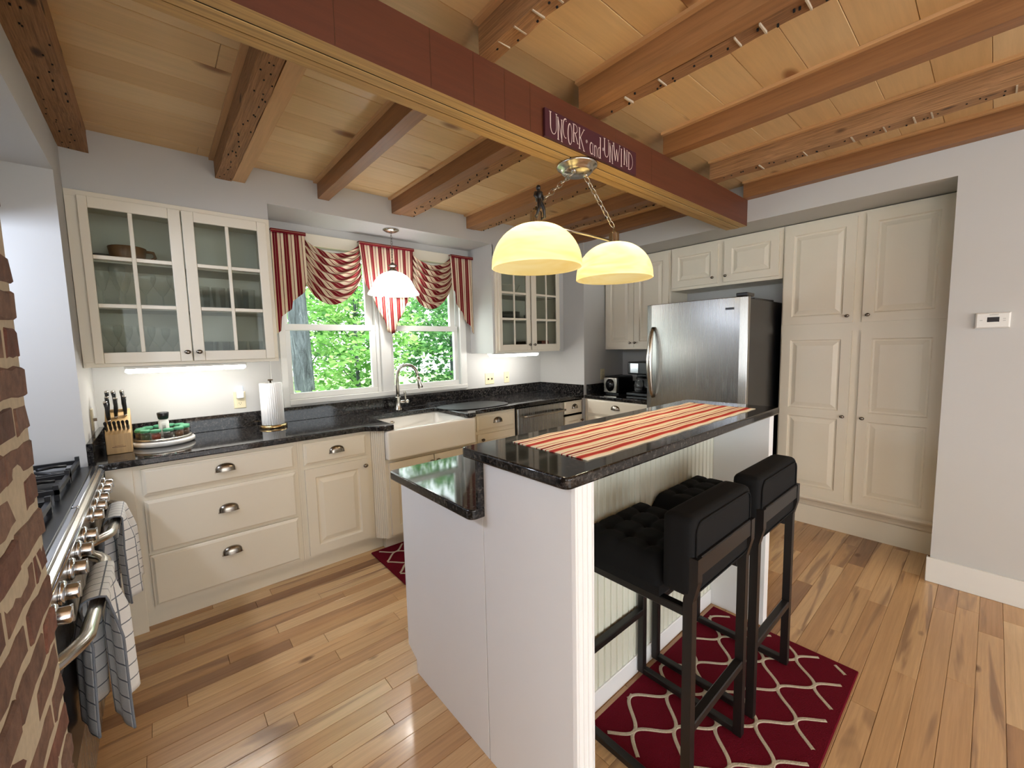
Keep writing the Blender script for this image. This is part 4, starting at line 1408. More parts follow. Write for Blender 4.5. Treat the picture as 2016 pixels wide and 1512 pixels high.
LY = -2.088
t = thing('island_pendant', 'two-shade amber glass pendant lamp hanging from the beam', 'lamp', (1.83, LY, 2.269))
MB().lathe([(0.0, 0.0), (0.094, 0.0), (0.096, -0.006), (0.092, -0.012), (0.080, -0.016), (0.074, -0.030), (0.064, -0.040), (0.0, -0.043)], (1.842, LY + 0.016, 2.2695), 36).build('canopy', M['nickel'], t)
SH = [(1.553, 1.952), (2.109, 1.952)]
for (xx, ex_) in ((1.80, 1.560), (1.885, 2.102)):
    MB().lathe([(0.012, 0.0), (0.010, -0.012), (0.0, -0.014)], (xx, LY, 2.232), 12).build('chain_loop', M['nickel'], t)
    chain((xx, LY, 2.222), (ex_, LY, 2.030), t)
MB().tube([(1.553, LY, 1.958), (2.109, LY, 1.958)], 0.0065, 10).build('crossbar', M['nickel'], t)
for (xx, zt) in SH:
    MB().lathe([(0.0, 0.070), (0.006, 0.070), (0.008, 0.055), (0.024, 0.048), (0.026, 0.042), (0.026, -0.006), (0.030, -0.012), (0.0, -0.012)], (xx, LY, zt), 20).build('socket', M['nickel'], t)
    R = 0.193
    prof = [(0.026, -0.004)]
    for i in range(1, 15):
        a = (PI / 2) * i / 14
        prof.append((0.026 + (R - 0.026) * math.sin(a), -0.004 - 0.172 * (1 - math.cos(a))))
    prof += [(R + 0.001, -0.184), (R - 0.003, -0.186)]
    MB().lathe(prof, (xx, LY, zt), 48).build('glass_shade', M['shade_amber'], t)
    MB().sphere((xx, LY, zt - 0.085), 0.028, 16, 10, (1, 1, 1.25)).build('bulb', M['bulb'], t)
    point_lamp(t, (xx, LY, zt - 0.085), 16.0, (1.0, 0.84, 0.60), 0.035)
# little dark figure standing on the nearer lamp socket
t = thing('toy_figure', 'small dark toy figure perched on the nearer pendant socket', 'figurine', (1.556, LY, 2.0225))
bx, bz = 1.558, 2.024
mb = MB()
mb.tube([(bx + 0.014, LY, bz - 0.052), (bx + 0.017, LY - 0.030, bz - 0.050), (bx + 0.014, LY - 0.029, bz - 0.015), (bx + 0.006, LY - 0.020, bz + 0.012), (bx, LY - 0.012, bz + 0.028)], [0.006, 0.006, 0.007, 0.009, 0.011], 8)
mb.tube([(bx - 0.022, LY - 0.016, bz - 0.048), (bx - 0.024, LY - 0.028, bz - 0.044), (bx - 0.016, LY - 0.030, bz - 0.010), (bx - 0.006, LY - 0.022, bz + 0.014), (bx, LY - 0.012, bz + 0.028)], [0.006, 0.006, 0.007, 0.009, 0.011], 8)
mb.tube([(bx, LY - 0.012, bz + 0.020), (bx, LY - 0.012, bz + 0.036), (bx, LY - 0.012, bz + 0.052), (bx, LY - 0.012, bz + 0.060)], [0.011, 0.012, 0.016, 0.008], 10, sx=1.3)
for sg in (-1, 1):
    mb.tube([(bx + sg * 0.016, LY - 0.012, bz + 0.052), (bx + sg * 0.025, LY - 0.014, bz + 0.036), (bx + sg * 0.018, LY - 0.022, bz + 0.022)], [0.006, 0.005, 0.004], 7)
mb.build('body', M['blackmatte'], t)
MB().sphere((bx, LY - 0.012, bz + 0.073), 0.0105, 12, 8, (0.9, 1.0, 1.15)).build('head', M['blackmatte'], t)

# sink pendant
PX, PY = 1.755, -0.262
t = thing('sink_pendant', 'white bell glass pendant lamp hanging over the sink', 'lamp', (PX, PY, 2.36))
MB().lathe([(0.0, 0.0), (0.062, 0.0), (0.062, -0.006), (0.040, -0.018), (0.010, -0.026), (0.0, -0.026)], (PX, PY, 2.3595), 28).build('canopy', M['nickel'], t)
chain((PX, PY, 2.333), (PX, PY, 2.105), t, r=0.0014, link_l=0.026, mat=M['pewter'])
MB().lathe([(0.0, 0.0), (0.012, 0.0), (0.020, -0.012), (0.034, -0.018), (0.036, -0.024), (0.024, -0.030), (0.020, -0.042), (0.034, -0.056), (0.040, -0.068), (0.0, -0.070)], (PX, PY, 2.106), 24).build('socket', M['pewter'], t)
prof = [(0.036, 0.0), (0.075, -0.012), (0.112, -0.036), (0.140, -0.070), (0.158, -0.108), (0.168, -0.132), (0.185, -0.150), (0.196, -0.168), (0.197, -0.176), (0.193, -0.176),
        (0.190, -0.167), (0.180, -0.153), (0.163, -0.135), (0.152, -0.108), (0.134, -0.071), (0.108, -0.040), (0.073, -0.017), (0.034, -0.006)]
MB().lathe(prof, (PX, PY, 2.036), 48).build('glass_shade', M['shade_white'], t)
MB().sphere((PX, PY, 1.95), 0.03, 16, 10, (1, 1, 1.2)).build('bulb', M['bulbwhite'], t)
point_lamp(t, (PX, PY, 1.915), 10.0, (1.0, 0.96, 0.90), 0.05)

# under-cabinet lights
for (x0, x1, lab) in ((0.150, 0.712, 'lit tube light under the left glass cabinet'), (2.665, 3.285, 'lit tube light under the right glass cabinet')):
    t = thing('under_cabinet_light', lab, 'light', ((x0 + x1) / 2, -0.30, 1.371), 'under-cabinet tube lights')
    MB().box(x0, x1, -0.345, -0.262, 1.356, 1.3715).build('housing', M['plasticwhite'], t, bevel=0.003, seg=1)
    MB().tube([(x0 + 0.004, -0.304, 1.352), (x0 + 0.012, -0.304, 1.349), (x1 - 0.012, -0.304, 1.349), (x1 - 0.004, -0.304, 1.352)], [0.012, 0.0185, 0.0185, 0.012], 14, sx=1.5).build('diffuser', M['tube'], t)

# ================================================================== SIGN ON THE BEAM
M['signboard'] = plain('sign_board', S(72, 22, 34), 0.6, noise=0.2, nscale=20)
M['signpaint'] = plain('sign_lettering', S(226, 206, 194), 0.7)
t = thing('wooden_sign', 'small maroon sign with cream lettering on the beam face', 'sign', (1.85, -2.166, 2.32))
SY = -2.1745
MB().box(1.528, 2.172, SY, -2.1625, 2.2705, 2.379).build('board', M['signboard'], t, bevel=0.001, seg=1)
lt = MB()
def stroke(pts, w, w1=None):
    prev = None
    n = len(pts)
    for i, (a, b) in enumerate(pts):
        a2, b2 = pts[min(i + 1, n - 1)]
        a1, b1 = pts[max(i - 1, 0)]
        dx, dy = a2 - a1, b2 - b1
        L = math.hypot(dx, dy) or 1
        ww = w if w1 is None else w + (w1 - w) * i / max(1, n - 1)
        ex_, ey_ = -dy / L * ww / 2, dx / L * ww / 2
        cur = (lt.vert((a + ex_, SY - 0.0006, b + ey_)), lt.vert((a - ex_, SY - 0.0006, b - ey_)))
        if prev:
            lt.face((prev[0], prev[1], cur[1], cur[0]))
        prev = cur
def arc(cx, cz, rx, rz, a0, a1, n=14):
    return [(cx + rx * math.cos(math.radians(a0 + (a1 - a0) * i / n)), cz + rz * math.sin(math.radians(a0 + (a1 - a0) * i / n))) for i in range(n + 1)]
K, T = 0.0052, 0.0024
def serif(x, z, w=0.012):
    stroke([(x - w / 2, z), (x + w / 2, z)], 0.0022)
def letU(x, z0, z1, w):
    stroke([(x, z1), (x, z0 + w * 0.9)] + arc(x + w / 2, z0 + w * 0.9, w / 2, w * 0.9, 180, 270, 8), K, T)
    stroke(arc(x + w / 2, z0 + w * 0.9, w / 2, w * 0.9, 270, 360, 8) + [(x + w, z1)], T)
    serif(x, z1, 0.014); serif(x + w, z1, 0.010)
def letN(x, z0, z1, w):
    stroke([(x, z0), (x, z1)], K); stroke([(x, z1), (x + w, z0 + 0.001)], T); stroke([(x + w, z1 - 0.004), (x + w, z0 - 0.003)], K * 0.7)
    serif(x, z0, 0.011); serif(x + w, z0 - 0.003, 0.009); serif(x - 0.002, z1, 0.008); serif(x + w, z1 - 0.004, 0.009)
def letC(x, z0, z1, w):
    stroke(arc(x + w, (z0 + z1) / 2, w, (z1 - z0) / 2, 70, 290, 20), K * 0.9, T)
    serif(x + w * 1.35, z1 - 0.008, 0.004)
def letO(x, z0, z1, w):
    stroke(arc(x + w / 2, (z0 + z1) / 2, w / 2, (z1 - z0) / 2, 90, 270, 16), K * 0.9)
    stroke(arc(x + w / 2, (z0 + z1) / 2, w / 2, (z1 - z0) / 2, -90, 90, 16), T)
def letR(x, z0, z1, w):
    stroke([(x, z0), (x, z1)], K)
    h = (z1 - z0) * 0.48
    stroke([(x, z1)] + arc(x + w * 0.35, z1 - h / 2, w * 0.55, h / 2, 90, -90, 10) + [(x, z1 - h)], T)
    stroke([(x + w * 0.35, z1 - h), (x + w, z0 - 0.002)], K * 0.7)
    serif(x, z0, 0.011); serif(x + w, z0 - 0.002, 0.009); serif(x, z1, 0.012)
def letK(x, z0, z1, w):
    stroke([(x, z0), (x, z1)], K); zm = (z0 + z1) / 2
    stroke([(x + 0.002, zm), (x + w, z1)], T); stroke([(x + 0.006, zm + 0.006), (x + w, z0 - 0.003)], K * 0.8)
    serif(x, z0, 0.012); serif(x, z1, 0.012); serif(x + w, z1, 0.010); serif(x + w, z0 - 0.003, 0.012)
def letW(x, z0, z1, w):
    stroke([(x, z1), (x + w * 0.30, z0)], K); stroke([(x + w * 0.30, z0), (x + w * 0.5, z0 + (z1 - z0) * 0.7)], T)
    stroke([(x + w * 0.5, z0 + (z1 - z0) * 0.7), (x + w * 0.68, z0)], K * 0.8); stroke([(x + w * 0.68, z0), (x + w, z1)], T)
    serif(x, z1, 0.012); serif(x + w, z1, 0.010)
def letI(x, z0, z1):
    stroke([(x, z0), (x, z1)], K); serif(x, z0, 0.012); serif(x, z1, 0.011)
def letD(x, z0, z1, w):
    stroke([(x, z0), (x, z1)], K); stroke([(x, z1)] + arc(x, (z0 + z1) / 2, w, (z1 - z0) / 2, 90, -90, 18), T)
    serif(x, z0, 0.012); serif(x - 0.002, z1, 0.010)
def swirl(x, z):
    stroke([(x + 0.0065 * (1 - i / 22) * math.cos(i * 0.5), z + 0.0085 * (1 - i / 22) * math.sin(i * 0.5)) for i in range(20)], 0.0016)
letU(1.558, 2.290, 2.371, 0.035); letN(1.603, 2.277, 2.363, 0.022); letC(1.633, 2.295, 2.371, 0.015); letO(1.664, 2.278, 2.361, 0.025)
letR(1.700, 2.296, 2.368, 0.026); letK(1.738, 2.279, 2.364, 0.030); swirl(1.786, 2.320)
stroke(arc(1.819, 2.302, 0.010, 0.024, 60, 300, 16), K * 0.8); stroke([(1.829, 2.325), (1.829, 2.280)], T); serif(1.831, 2.279, 0.006)   # a
stroke([(1.842, 2.322), (1.842, 2.276)], K * 0.8); stroke(arc(1.850, 2.300, 0.008, 0.022, 170, 20, 10) + [(1.858, 2.274)], T); serif(1.842, 2.276, 0.007)   # n
stroke(arc(1.875, 2.298, 0.009, 0.023, 60, 300, 16), T); stroke([(1.884, 2.364), (1.882, 2.277)], K); serif(1.883, 2.277, 0.009); serif(1.882, 2.365, 0.010)   # d
swirl(1.904, 2.320)
letU(1.914, 2.294, 2.372, 0.030); letN(1.955, 2.280, 2.362, 0.020); letW(1.983, 2.296, 2.372, 0.050); letI(2.046, 2.282, 2.362)
letN(2.070, 2.297, 2.372, 0.022); letD(2.108, 2.284, 2.364, 0.033)
lt.build('lettering', M['signpaint'], t, recalc=False)

# ================================================================== VALANCE
cb, m1, m2, tn = S(222, 204, 174), S(112, 22, 32), S(142, 66, 54), S(176, 146, 116)
M['valance'] = stripemat('striped_valance', [(0.0, cb), (0.15, m1), (0.33, tn), (0.36, m1), (0.54, m2), (0.60, cb), (0.70, tn), (0.74, cb), (0.82, m1), (0.89, cb)], wobble=0.004)
t = thing('window_valance', 'red and cream striped swag valance across the window', 'valance', (1.81, -0.05, 2.28))
VZ = 2.283
def jabot(x0, x1, zl, zr, pleats, name, yb=-0.055, steps=None, flare=(0, 0), per=5.5):
    """flat pleated tail; lower edge interpolates steps (u, z)"""
    st = steps or [(0, zl), (1, zr)]
    def low(u):
        for (a, za), (b, zb) in zip(st, st[1:]):
            if a <= u <= b:
                return za + (zb - za) * (u - a) / max(1e-6, b - a)
        return st[-1][1]
    def fn(u, v):
        z = VZ + (low(u) - VZ) * v
        x = x0 + (x1 - x0) * u + (flare[0] * (1 - u) + flare[1] * u) * v
        k = (u * pleats) % 1.0
        yy = yb - 0.016 * (k if k < 0.9 else (1 - k) * 9) * (0.4 + 0.6 * v) - 0.006 * math.sin(u * 17) * v
        return (x, yy, z)
    mb = MB().grid(fn, 60, 18, uvfn=lambda u, v: (u * per, v))
    o = mb.build(name, M['valance'], t)
    sm = o.modifiers.new('thick', 'SOLIDIFY'); sm.thickness = 0.003
    return o
def swag(x0, x1, name, yb=-0.040):
    def fn(u, v):
        xx = x0 - 0.01 + (x1 - x0 + 0.02) * u
        endz = VZ - 0.005 - (0.33 * (1 - u) + 0.27 * u) * v ** 1.1
        sag = (0.115 + 0.075 * v) * (math.sin(PI * u ** 0.92) ** 0.72)
        # the left side hangs as a straight fall, the right gathers high
        z = endz - sag
        fold = math.sin(v * 2 * PI * 6.5 + 1.2 * math.sin(PI * u))
        amp = 0.017 * (0.35 + 0.65 * math.sin(PI * min(1, u * 0.9 + 0.1)))
        yy = yb - 0.020 * math.sin(PI * u) - amp * fold - 0.02 * math.sin(PI * v) * math.sin(PI * u)
        return (xx, yy, z + 0.004 * fold)
    mb = MB().grid(fn, 48, 80, uvfn=lambda u, v: (v * 6.0 - u * 3.0, u))
    o = mb.build(name, M['valance'], t)
    sm = o.modifiers.new('thick', 'SOLIDIFY'); sm.thickness = 0.002
    return o
jabot(0.957, 1.178, 0, 0, 3, 'left_jabot', steps=[(0, 1.56), (0.12, 1.58), (0.16, 1.68), (0.46, 1.735), (0.5, 1.79), (0.88, 1.865), (0.92, 1.93), (1.0, 1.94)], flare=(-0.005, 0.006), per=3.2)
jabot(1.572, 2.043, 0, 0, 5, 'centre_jabot', yb=-0.062, steps=[(0, 1.97), (0.06, 1.92), (0.12, 1.87), (0.26, 1.74), (0.36, 1.66), (0.40, 1.575), (0.50, 1.558), (0.58, 1.575), (0.64, 1.66), (0.74, 1.73), (0.88, 1.86), (0.94, 1.90), (1.0, 1.96)], flare=(0.03, -0.01), per=6.6)
jabot(2.425, 2.668, 0, 0, 3, 'right_jabot', steps=[(0, 1.975), (0.10, 1.95), (0.14, 1.84), (0.44, 1.76), (0.5, 1.70), (0.84, 1.63), (0.88, 1.575), (1.0, 1.56)], flare=(0.015, 0.0), per=3.2)
swag(1.176, 1.580, 'left_swag')
swag(2.040, 2.432, 'right_swag')
for (a, b) in ((0.955, 1.180), (1.570, 2.045), (2.423, 2.6655)):
    mb = MB().grid(lambda u, v: (a + (b - a) * u, -0.078 - 0.004 * math.sin(PI * v), VZ - 0.022 + 0.026 * v), 8, 4, uvfn=lambda u, v: (0.17 + 0.3 * v, u))
    mb.grid(lambda u, v: (a + (b - a) * u, -0.078 + 0.074 * v, VZ + 0.004), 8, 4, uvfn=lambda u, v: (0.3, u))
    mb.build('heading', M['valance'], t)

# ================================================================== COUNTER THINGS
# knife block and knives
KBx0, KBx1, KBy0, KBy1 = 0.052, 0.152, -0.40, -0.24
t = thing('knife_block', 'slanted blond wood knife block in the counter corner', 'knife block', (0.10, -0.32, 0.9145))
mb = MB()
yz = [(-0.405, 0.9147), (-0.215, 0.9147), (-0.215, 1.130), (-0.255, 1.138), (-0.405, 1.020)]
n = len(yz)
for x in (KBx0, KBx1):
    for (y_, z_) in yz:
        mb.vert((x, y_, z_))
mb.face(range(n)); mb.face(range(n, 2 * n))
for i in range(n):
    mb.face((i, (i + 1) % n, n + (i + 1) % n, n + i))
mb.build('block', M['blockwood'], t, bevel=0.003)
MB().box(0.075, 0.128, -0.4058, -0.4048, 0.950, 0.953).box(0.085, 0.118, -0.4058, -0.4048, 0.957, 0.9585).build('maker_mark', plain('burnt_mark', S(120, 84, 52), 0.7), t)
def knife(x, s0, big, label):
    """handle rising out of the sloped face; s0 = position along the slope"""
    sl = Vector((0, 0.150, 0.118)).normalized()
    nrm = Vector((0, -0.30, 0.95)).normalized()
    base = Vector((x, -0.405, 1.020)) + sl * s0
    L = 0.115 if big else 0.085
    d = Vector((rnd.uniform(-0.06, 0.06), -0.16, 1.0)).normalized() if big else Vector((0, -0.75, 0.55)).normalized()
    t = thing('knife', label, 'knife', base, 'knives in the wooden block')
    r = 0.010 if big else 0.0075
    MB().tube([base + d * 0.002, base + d * 0.012], [r * 0.9, r * 0.9], 8, sx=0.8).build('bolster', M['nickel'], t)
    MB().tube([base + d * 0.0125, base + d * (L * 0.35), base + d * (L * 0.7), base + d * (L - 0.008)], [r, r * 1.2, r * 0.95, r * 1.25], 10, sx=0.75).build('handle', M['black'], t)
    MB().tube([base + d * (L - 0.0078), base + d * L], [r * 1.27, r * 1.1], 10, sx=0.75).build('end_cap', M['nickel'] if big else M['black'], t)
for (x, s0, w) in ((0.066, 0.175, 'rear slot of the left column'), (0.064, 0.135, 'middle slot of the left column'), (0.070, 0.095, 'front slot of the left column'),
                   (0.100, 0.175, 'rear slot of the middle column'), (0.096, 0.120, 'front slot of the middle column'),
                   (0.132, 0.175, 'rear slot of the right column'), (0.134, 0.130, 'front slot of the right column')):
    knife(x, s0, True, 'black-handled kitchen knife in the block, ' + w)
ORD = ['first', 'second', 'third', 'fourth', 'fifth', 'sixth', 'seventh']
for i in range(6):
    knife(0.0605 + i * 0.0165, 0.030, False, 'black-handled steak knife, %s from the left in the low row of the block' % ORD[i])

# spice carousel
CX, CY = 0.285, -0.235
t = thing('spice_carousel', 'round white turntable base for spice jars', 'carousel', (CX, CY, 0.9147))
MB().lathe([(0.0, 0.0), (0.138, 0.0), (0.146, 0.008), (0.146, 0.022), (0.140, 0.028), (0.0, 0.030)], (CX, CY, 0.9147), 48).build('base', M['plasticwhite'], t)
MB().lathe([(0.0, 0.0), (0.132, 0.0), (0.136, 0.006), (0.132, 0.012), (0.0, 0.012)], (CX, CY, 0.9455), 48).build('tray', M['nickel'], t)
spice_cols = [S(126, 84, 40), S(96, 72, 44), S(70, 84, 40), S(150, 60, 30), S(60, 50, 36)]
jar_mats = [plain('spice_fill_%d' % i, c, 0.9, noise=0.4, nscale=200) for i, c in enumerate(spice_cols)]
M['greenlid'] = plain('green_lid', S(70, 142, 104), 0.45)
HOURS = ['twelve', 'one', 'two', 'three', 'four', 'five', 'six', 'seven', 'eight', 'nine', 'ten', 'eleven']
for i in range(12):
    a = 2 * PI * i / 12 + 0.2
    jx, jy = CX + 0.103 * math.cos(a), CY + 0.103 * math.sin(a)
    t = thing('spice_jar', 'small green-lidded spice jar at %s o\'clock on the turntable' % HOURS[int(round((PI / 2 - a) / (PI / 6))) % 12], 'jar', (jx, jy, 0.958), 'green-lidded spice jars')
    MB().lathe([(0.0, 0.0), (0.021, 0.0), (0.0225, 0.004), (0.0225, 0.034), (0.019, 0.038)], (jx, jy, 0.958), 16).build('jar_glass', M['clearglass'], t)
    MB().lathe([(0.0, 0.001), (0.0195, 0.001), (0.0205, 0.026), (0.0, 0.026)], (jx, jy, 0.958), 14).build('spice', jar_mats[i % 5], t)
    MB().lathe([(0.0235, 0.0), (0.0245, 0.003), (0.0245, 0.012), (0.021, 0.015), (0.0, 0.015)], (jx, jy, 0.9955), 16).build('lid', M['greenlid'], t)
t = thing('pepper_grinder', 'clear spice grinder with black cap in the middle of the turntable', 'grinder', (0.290, -0.258, 0.958))
MB().lathe([(0.0, 0.0), (0.023, 0.0), (0.024, 0.01), (0.024, 0.085), (0.019, 0.098)], (0.290, -0.258, 0.958), 20).build('bottle', M['plasticwhite'], t)
MB().lathe([(0.019, 0.0), (0.024, 0.004), (0.028, 0.036), (0.026, 0.040), (0.0, 0.041)], (0.290, -0.258, 1.057), 20).build('cap', M['black'], t)
MB().box(0.2805, 0.2995, -0.2835, -0.2818, 0.985, 1.035).build('barcode_label', M['plasticwhite'], t)
mb = MB()
for k in range(7):
    mb.box(0.283 + k * 0.0022, 0.284 + k * 0.0022, -0.2840, -0.2834, 0.995, 1.025)
mb.build('label_print', M['pewter'], t)
mb = MB().lathe([(0.0, 0.0), (0.016, 0.0), (0.030, 0.026), (0.031, 0.030), (0.028, 0.029), (0.0, 0.020)], (0.237, -0.225, 0.9585), 20)
tag(mb.build('salt_bowl', plain('pink_clay', S(216, 178, 158), 0.6), origin=(0.237, -0.225, 0.9585)), 'tiny pinkish bowl among the spice jars', 'bowl')

# paper towel
TX, TY = 0.868, -0.165
t = thing('paper_towel_holder', 'brass-rimmed round holder under the paper towel roll', 'holder', (TX, TY, 0.9147))
MB().lathe([(0.0, 0.0), (0.082, 0.0), (0.085, 0.004), (0.084, 0.016), (0.078, 0.020), (0.0, 0.020)], (TX, TY, 0.9147), 40).build('base', M['brass'], t)
MB().tube([(TX, TY, 0.935), (TX, TY, 1.245)], 0.006, 10).build('rod', M['bronze'], t)
MB().lathe([(0.0, 0.0), (0.016, 0.0), (0.016, 0.008), (0.0, 0.010)], (TX, TY, 1.236), 16).build('finial', M['bronze'], t)
def papermat():
    m = NT('quilted_paper')
    m.p.inputs['Base Color'].default_value = S(242, 240, 236)
    m.p.inputs['Roughness'].default_value = 0.9
    w1 = m.n('ShaderNodeTexWave', Scale=26.0, Distortion=3.0); m.l(m.coords((1, 1, 1)), w1.inputs['Vector'])
    m.bump(w1.outputs['Fac'], 0.35, 0.006)
    return m.mat
mb = MB().lathe([(0.02, 0.0), (0.066, 0.0), (0.069, 0.003), (0.069, 0.282), (0.066, 0.285), (0.02, 0.285), (0.02, 0.0)], (TX, TY, 0.9355), 48)
tag(mb.build('paper_towel_roll', papermat(), origin=(TX, TY, 0.9355)), 'white quilted paper towel roll standing on the counter', 'paper towel')

# outlets, switches, thermostat
def plate(F, u, z, label, name, cat, kind, parent_loc, w=0.07, h=0.115, group=None):
    t = thing(name, label, cat, parent_loc, group)
    MB().rings(F, (u - w / 2, u + w / 2, z - h / 2, z + h / 2), [(0, 0.0004), (0, 0.003), (0.004, 0.006)]).build('plate', M['ivory'], t)
    if kind == 'duplex':
        for dz in (-0.022, 0.022):
            r_ = MB().rings(F, (u - 0.017, u + 0.017, z + dz - 0.014, z + dz + 0.014), [(0, 0.0062), (0, 0.0075), (0.002, 0.008)]).build('receptacle', M['ivory'], t)
            mb = MB()
            for du in (-0.006, 0.006):
                mb.bar(F, u + du - 0.001, u + du + 0.001, 0.0081, 0.0084, z + dz - 0.004, z + dz + 0.006)
            mb.bar(F, u - 0.002, u + 0.002, 0.0081, 0.0084, z + dz - 0.010, z + dz - 0.007)
            mb.build('slot', M['dark'], r_)
    elif kind == 'gfci':
        r_ = MB().rings(F, (u - 0.0165, u + 0.0165, z - 0.033, z + 0.033), [(0, 0.0062), (0, 0.0075), (0.002, 0.008)]).build('receptacle', M['ivory'], t)
        MB().bar(F, u - 0.008, u + 0.008, 0.0082, 0.0092, z - 0.005, z + 0.005).build('test_button', M['nickel'], r_)
    elif kind == 'toggles':
        for du in (-0.023, 0.023):
            MB().bar(F, u + du - 0.005, u + du + 0.005, 0.0062, 0.020, z - 0.010, z + 0.006).build('toggle', M['bronze'], t, bevel=0.001, seg=1)
    elif kind == 'toggle':
        MB().bar(F, u - 0.005, u + 0.005, 0.0062, 0.020, z - 0.010, z + 0.006).build('toggle', M['bronze'], t, bevel=0.001, seg=1)
    return t
FW = FY(0.0)
plate(FW, 0.704, 1.105, 'ivory wall outlet left of the paper towels, with night light', 'wall_outlet', 'outlet', 'duplex', (0.704, 0, 1.105))
plate(FW, 2.887, 1.102, 'ivory double light switch below the right glass cabinet', 'light_switch', 'switch', 'toggles', (2.887, 0, 1.102), w=0.115)
plate(FW, 3.117, 1.102, 'ivory outlet right of the double light switch', 'wall_outlet', 'outlet', 'gfci', (3.117, 0, 1.102))
plate(FY(-0.64), 3.934, 1.108, 'outlet on the dark wall beside the toaster', 'wall_outlet', 'outlet', 'duplex', (3.934, -0.64, 1.108))
plate(lambda u, d, z: (0.0 + d, u, z), -0.275, 1.095, 'light switch on the left wall above the knife block', 'light_switch', 'switch', 'toggle', (0, -0.275, 1.095))
t = thing('night_light', 'small white plug-in night light glowing blue', 'night light', (0.706, -0.02, 1.14))
MB().box(0.684, 0.728, -0.034, -0.0085, 1.118, 1.165).build('plug_body', M['plasticwhite'], t, bevel=0.006)
MB().box(0.690, 0.722, -0.022, -0.012, 1.165, 1.200).build('glow_shade', emit('blue_glow', (0.55, 0.70, 1.0, 1), 1.6), t, bevel=0.004)
# white cable running down from the under-cabinet light
mb = MB().tube([(0.905, -0.002, 1.37), (0.9055, -0.002, 1.2), (0.907, -0.002, 1.018)], 0.0025, 6)
tag(mb.build('lamp_cable', M['plasticwhite'], origin=(0.905, -0.002, 1.2)), 'thin white cable down the wall behind the paper towel', 'cable')

t = thing('thermostat', 'white wall thermostat with dark display on the right wall', 'thermostat', (XW, -3.38, 1.512))
FT = FX(XW)
MB().rings(FT, (3.319, 3.441, 1.472, 1.553), [(0, 0.0004), (0, 0.018), (0.006, 0.026)]).build('case', M['plasticwhite'], t)
MB().bar(FT, 3.361, 3.403, 0.0262, 0.0268, 1.504, 1.529).build('display', M['lcd'], t)
MB().bar(FT, 3.368, 3.400, 0.0262, 0.0266, 1.540, 1.542).build('print_line', M['pewter'], t)
for (u, z) in ((3.340, 1.514), (3.420, 1.510), (3.420, 1.520)):
    MB().bar(FT, u - 0.005, u + 0.005, 0.0262, 0.0270, z - 0.002, z + 0.002).build('button', M['wall'], t)

# ================================================================== DISHES IN THE GLASS CABINETS
M['clay'] = plain('brown_pottery', S(150, 108, 74), 0.5, noise=0.4, nscale=30)
M['dishwhite'] = plain('white_dish', S(214, 210, 198), 0.25)
M['dishgrey'] = plain('grey_dish', S(120, 116, 108), 0.35)
M['redbox'] = plain('reddish_box', S(140, 60, 44), 0.6)
z2, z1_, z0_ = 1.9325, 1.6905, 1.3925
t = thing('pottery_bowl', 'brown two-tone pottery bowl with a loop handle on the top shelf', 'bowl', (0.21, -0.19, z2))
MB().lathe([(0.0, 0.0), (0.045, 0.0), (0.060, 0.012), (0.075, 0.045), (0.082, 0.095), (0.080, 0.097), (0.074, 0.070), (0.055, 0.018), (0.0, 0.012)], (0.21, -0.19, z2 + 0.0004), 32).build('bowl_body', M['clay'], t)
MB().tube([(0.285, -0.19, z2 + 0.085), (0.320, -0.19, z2 + 0.082), (0.328, -0.19, z2 + 0.055), (0.300, -0.19, z2 + 0.032), (0.27, -0.19, z2 + 0.035)], 0.008, 8).build('loop_handle', M['clay'], t)
mb = MB().lathe([(0.0, 0.0), (0.030, 0.0), (0.042, 0.02), (0.045, 0.05), (0.042, 0.05), (0.036, 0.02), (0.0, 0.01)], (0.105, -0.17, z2 + 0.0004), 20)
tag(mb.build('small_bowl', M['dishgrey'], origin=(0.105, -0.17, z2)), 'small dark bowl left of the brown pottery bowl', 'bowl')
# stemware
def wineglass_mesh(h, r, stem):
    prof = [(0.0, 0.0), (r * 0.85, 0.0), (r * 0.85, 0.002), (0.006, 0.008), (0.0035, 0.02), (0.0035, stem), (0.010, stem + 0.006)]
    for i in range(1, 9):
        q = i / 8
        prof.append((0.010 + (r - 0.010) * math.sin(PI * (0.5 * q + 0.12 * q * q) if q < 1 else PI * 0.62), stem + 0.006 + (h - stem - 0.006) * q))
    o = MB().lathe(prof, (0, 0, 0), 18).build('wine_glass', M['clearglass'], origin=(0, 0, 0))
    me = o.data
    bpy.data.objects.remove(o)
    return me
def tumbler_mesh(h, r):
    o = MB().lathe([(0.0, 0.0), (r * 0.82, 0.0), (r, h), (r - 0.002, h), (r * 0.8, 0.008), (0.0, 0.008)], (0, 0, 0), 18).build('tumbler', M['clearglass'], origin=(0, 0, 0))
    me = o.data
    bpy.data.objects.remove(o)
    return me
def place(pts, x, y_):
    order = sorted(p[0] for p in pts)
    return ORD[order.index(x)] + ' from the left'
wg = [wineglass_mesh(0.205, 0.042, 0.085), wineglass_mesh(0.190, 0.050, 0.080), wineglass_mesh(0.22, 0.034, 0.09)]
tb = [tumbler_mesh(0.14, 0.036), tumbler_mesh(0.11, 0.040)]
